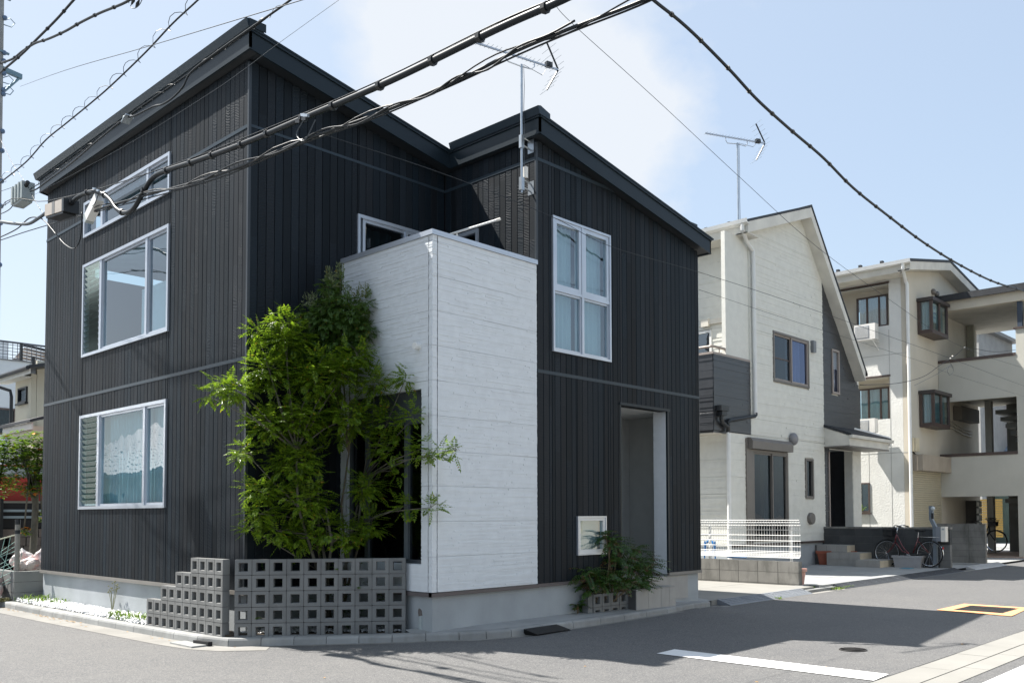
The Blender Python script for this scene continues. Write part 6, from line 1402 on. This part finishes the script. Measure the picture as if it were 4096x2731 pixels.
cable('second thin wire between the support wire and the trunk cable at the top centre',[(4.620,3.617,5.319),(4.620,4.235,5.318),(4.620,4.854,5.347),(4.620,6.117,5.371),(4.620,6.856,5.409)],.004,name='support_wire')
# twisted bundle
B_=[(4.600,2.819,4.971),(4.600,3.407,4.975),(4.600,4.005,5.021),(4.600,4.579,5.052),(4.600,5.229,5.050),(4.600,6.179,5.093),(4.600,7.394,5.196),(4.600,9.088,5.301),(4.600,10.933,5.524),(4.600,11.977,5.648),(4.600,12.477,5.690)]
cable('twisted bundle of service cables below the thick trunk cable',B_,.013,name='cable_bundle',helix=(1.5,.032,.007),sides=8)
cable('thin companion wire weaving under the twisted cable bundle',[(4.620,2.893,5.012),(4.620,3.359,4.965),(4.620,4.063,5.010),(4.620,4.622,5.033),(4.620,5.355,5.046),(4.620,6.330,5.089),(4.620,7.502,5.190),(4.620,9.126,5.279),(4.620,10.979,5.498),(4.620,13.383,5.800),(4.620,15.161,6.006),(4.620,16.400,6.131),(4.800,17.989,6.428),(6.66,23.9,6.4)],.007,name='service_wire')
cable('wavy thinner cable of the twisted bundle',[(4.580,3.988,5.049),(4.580,4.233,5.041),(4.580,4.537,5.062),(4.580,4.860,5.004),(4.580,5.206,5.066),(4.580,5.576,5.026),(4.580,6.003,5.095),(4.580,6.529,5.085),(4.580,7.072,5.195),(4.580,7.824,5.192),(4.580,8.677,5.313),(4.580,9.646,5.328),(4.580,10.887,5.539)],.008,name='service_wire')
cable('looping drop cable hanging below the small white box at the left',[(4.600,12.885,5.772),(4.600,12.892,5.582),(4.600,12.945,5.402),(4.600,13.144,5.329),(4.600,13.471,5.451),(4.600,13.814,5.660),(4.600,14.262,5.949),(4.600,14.575,6.084),(4.600,14.991,6.165),(4.600,15.496,6.122),(4.600,16.332,6.162),(4.800,17.746,6.424)],.009,name='drop_cable')
# overhead cables at the upper left
cable('thick cable crossing the top left corner steeply',[(4.600,12.841,8.886),(4.600,13.312,8.889),(4.600,13.976,8.861),(4.600,14.878,8.865),(4.600,15.461,8.868),(4.600,16.513,8.926),(4.800,18.190,9.274)],.017,ties=.55,name='power_cable')
cable('curving cable meeting the steep cable at the top left corner',[(4.600,11.022,8.121),(4.600,11.534,8.159),(4.600,12.371,8.340),(4.600,13.054,8.467),(4.600,13.623,8.555),(4.600,14.319,8.695),(4.600,14.876,8.831),(4.600,15.423,8.904),(4.600,15.872,8.943),(4.600,16.523,9.090),(4.800,18.215,9.639)],.017,ties=.6,name='power_cable')
cable('messenger cable with looped spiral hangers at the upper left',[(4.600,9.138,7.457),(4.600,9.587,7.417),(4.600,10.221,7.382),(4.600,10.932,7.298),(4.600,11.971,7.223),(4.600,12.691,7.202),(4.600,13.556,7.192),(4.600,14.328,7.182),(4.600,15.159,7.081),(4.600,16.391,7.069),(4.800,18.050,7.295)],.010,name='messenger_cable',helix=(.42,.055,.0035))
cable('thin straight wire from the crossarm across the top of the dark house roof',[(7.12,24,12.05),(4.400,13.003,7.702),(4.000,9.562,6.628),(3.400,5.826,5.360),(3.200,4.853,5.001)],.0035,name='thin_wire')
cable('cable running along the left eave down to the grey box',[(4.600,7.120,6.692),(4.600,7.659,6.656),(4.600,8.386,6.659),(4.600,9.071,6.662),(4.600,9.723,6.644),(4.600,9.933,6.538),(4.600,10.206,6.494),(4.600,10.467,6.504),(4.600,10.726,6.554),(4.600,11.219,6.598),(4.600,11.544,6.652),(4.600,12.299,6.624),(4.600,13.282,6.563),(4.600,14.205,6.547),(4.600,14.637,6.538),(4.600,14.938,6.567)],.011,name='service_cable')
cable('thin wire following the left eave cable',[(4.620,7.836,6.681),(4.620,8.465,6.661),(4.620,9.871,6.667),(4.620,11.529,6.676),(4.620,14.269,6.614),(4.620,15.594,6.651),(4.620,16.435,6.669)],.006,name='thin_wire',helix=(.3,.02,.003))
cable('faint thin wire slanting across the sky above the valley of the dark roof',[(5.200,7.574,6.948),(5.200,8.904,6.909),(5.200,9.670,6.873),(5.200,10.632,6.859),(5.200,13.261,6.916),(5.200,17.545,7.153)],.0022,CABLEG,name='thin_wire')
cable('cable drooping from the bottom of the grey box to the left edge',[(4.600,15.628,6.634),(4.600,15.826,6.521),(4.600,16.357,6.546),(4.800,17.777,6.875)],.007,name='drop_cable')
for i,(pts,lab) in enumerate((([(4.600,16.440,7.816),(4.600,15.808,7.235),(4.600,15.510,7.017),(4.600,15.018,6.640)],'short wire dropping from the insulators to the top of the grey box'),([(4.600,14.897,6.523),(4.600,14.584,6.250),(4.600,14.139,5.953)],'short wire from the grey box down to the corner of the dark house'),([(4.600,16.382,6.923),(4.600,15.742,6.835)],'very short wire between the left edge and the grey box'))): cable(lab,pts,.004,name='thin_wire')
# right-hand cable along the street
C_=[(8.040,6.200,7.841),(8.545,6.200,7.776),(9.089,6.200,7.746),(9.593,6.200,7.681),(10.304,6.200,7.551),(10.986,6.200,7.401),(11.927,6.200,7.283),(12.977,6.200,7.178),(14.073,6.200,6.992),(15.495,6.200,6.879),(17.136,6.200,6.781),(19.056,6.200,6.759),(21.331,6.200,6.833),(23.779,6.200,7.065),(26.536,6.200,7.335)]
cable('long thick cable dipping from the top centre to the right edge',C_,.021,ties=.62,name='power_cable')
cable('thin wire from the top centre down across the white house gable',[(7.538,7.000,7.737),(7.689,7.000,7.661),(8.039,7.000,7.552),(9.629,7.000,7.235),(11.848,7.000,6.753),(14.428,7.000,6.235),(17.850,7.000,5.834),(21.392,7.000,5.512),(26.660,7.000,5.604),(29.731,7.000,5.772)],.0035,name='thin_wire')
cable('thin telephone wire passing in front of the two by two window',[(5.129,8.000,5.611),(6.836,8.000,5.657),(8.693,8.000,5.610),(9.922,8.000,5.483),(12.215,8.000,5.562),(15.038,8.000,5.610),(18.695,8.000,5.629),(23.454,8.000,5.637),(30.420,8.000,5.604),(33.911,8.000,5.683)],.004,name='thin_wire')
cable('faint wire crossing the white house wall below the antenna box',[(12.515,8.200,5.367),(15.404,8.200,5.358),(19.147,8.200,5.379),(22.789,8.200,5.390),(24.338,8.200,5.326),(31.151,8.200,5.364)],.003,name='thin_wire')
cable('sagging service wire from the apartment corner up to the pole clamp',[(24.033,10.500,5.214),(26.657,10.500,5.540),(28.781,10.500,5.973),(30.356,10.500,6.539),(31.625,10.500,6.961),(32.751,10.500,7.412),(33.919,10.500,7.554),(36.452,10.500,7.778),(40.061,10.500,8.399),(43.997,10.500,9.125)],.009,name='service_wire')
T=thing('wire_clamp','small group of pale insulators where the service wires meet in front of the apartment','insulator',(31.409,10.500,6.904))
for q in ((31.323,10.500,6.878),(31.541,10.500,6.981),(32.753,10.500,7.443)): part('insulator',MB().ell(q,.03,.03,.03,8,5),CERAM,T)
part('loop',MB().tube(catm([(31.190,10.500,6.758),(31.601,10.500,6.586),(31.309,10.500,6.655),(31.002,10.500,6.412),(31.287,10.500,6.297),(31.597,10.500,6.511),(31.178,10.500,6.580),(29.938,10.500,6.174),(28.035,10.500,5.618)],4),.006,4),CABLEG,T)
# boxes on the lines
def hexbox(name,label,c,ax,ay,az,m,cat,extra=None):
    T=thing(name,label,cat,c); part('case',MB().obox(c,ax,ay,az),m,T); return T
c=Vector((4.600,13.663,5.995)); d=(Vector((4.600,13.335,5.986))-Vector((4.600,14.216,6.086))).normalized()
T=hexbox('splice_case','tan splice case on the thick cable in front of the left corner of the house',c,d*.34,(.10,0,0),(0,0,.085),TANBOX,'splice case')
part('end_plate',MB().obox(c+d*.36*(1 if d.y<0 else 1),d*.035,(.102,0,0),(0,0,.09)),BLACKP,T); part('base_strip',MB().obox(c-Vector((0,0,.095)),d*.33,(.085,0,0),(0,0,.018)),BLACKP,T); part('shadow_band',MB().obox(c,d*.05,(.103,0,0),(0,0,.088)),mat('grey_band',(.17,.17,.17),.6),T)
c=Vector((4.600,15.288,6.612)); T=hexbox('terminal_box','grey green terminal box hanging from the wires left of the house corner',c,(.09,0,0),(0,.25,0),(0,0,.13),CBOX,'terminal box'); part('bottom_plate',MB().obox(c-Vector((0,0,.145)),(.075,0,0),(0,.2,0),(0,0,.02)),CBOX,T); part('cable_boot',MB().tube([c+Vector((-.03,-.24,.06)),c+Vector((-.03,-.33,.10))],.03,8),BLACKP,T)
for k in range(3): part('rib',MB().obox(c+Vector((-.095,-.14+.14*k,0)),(.012,0,0),(0,.02,0),(0,0,.125)),CBOX,T)
c=Vector((4.600,12.464,5.733)); T=thing('closure_box','small white cable closure tilted on the bundle in front of the upper window','closure',c); part('case',MB().obox(c,Vector((0,-.17,.10)),(.05,0,0),Vector((0,.03,.05))),WHITEP,T); part('end_cap',MB().obox(c-Vector((0,-.18,.106)),Vector((0,.02,-.012)),(.052,0,0),Vector((0,.03,.052))),CBOX,T)
c=Vector((4.600,11.478,6.643)); T=thing('line_clamp','small round metal clamp on the cable along the left eave','clamp',c); part('body',MB().ell(c,.045,.05,.035,10,6),CBOX,T,smooth=True); part('plate',MB().obox(c+Vector((0,-.03,-.02)),(.05,0,0),(0,.07,-.03),(0,0,.006)),STEEL,T)
for q,l in ((Vector((4.550,12.354,5.932)),'metal clips and bolts where the wires meet above the left window'),(Vector((4.550,7.339,5.355)),'bolted clamp cluster on the trunk cable in front of the dark gable')):
    T=thing('cable_clamp',l,'clamp',q)
    for k in range(4): p=q+Vector((U(-.03,.03),U(-.14,.14),U(-.02,.07))); part('clip',MB().obox(p,(.012,0,0),(0,.035,.01),(0,0,.014)),STEEL if k%2 else BLACKP,T)
    part('tail',MB().tube(catm([q,q+Vector((0,.12,-.10)),q+Vector((0,-.02,-.2)),q+Vector((0,-.20,-.06))],4),.006,4),CABLEG,T)
T=thing('cable_joint','pair of dark cable joints with a loop at the top left of the sky','joint',(4.600,11.271,8.055)); part('loop',MB().tube(catm([(4.600,11.454,8.110),(4.600,11.430,8.179),(4.600,11.248,8.118),(4.600,11.400,8.055),(4.600,11.294,7.981),(4.600,11.141,7.965),(4.600,11.043,8.015)],5),.005,5),CABLEG,T)
for q in ((4.600,11.324,8.092),(4.600,11.193,8.002)): v=Vector(q); part('joint',MB().tube([v+Vector((0,.05,-.03)),v,v+Vector((0,-.05,.03))],[.008,.022,.008],7),BLACKP,T)
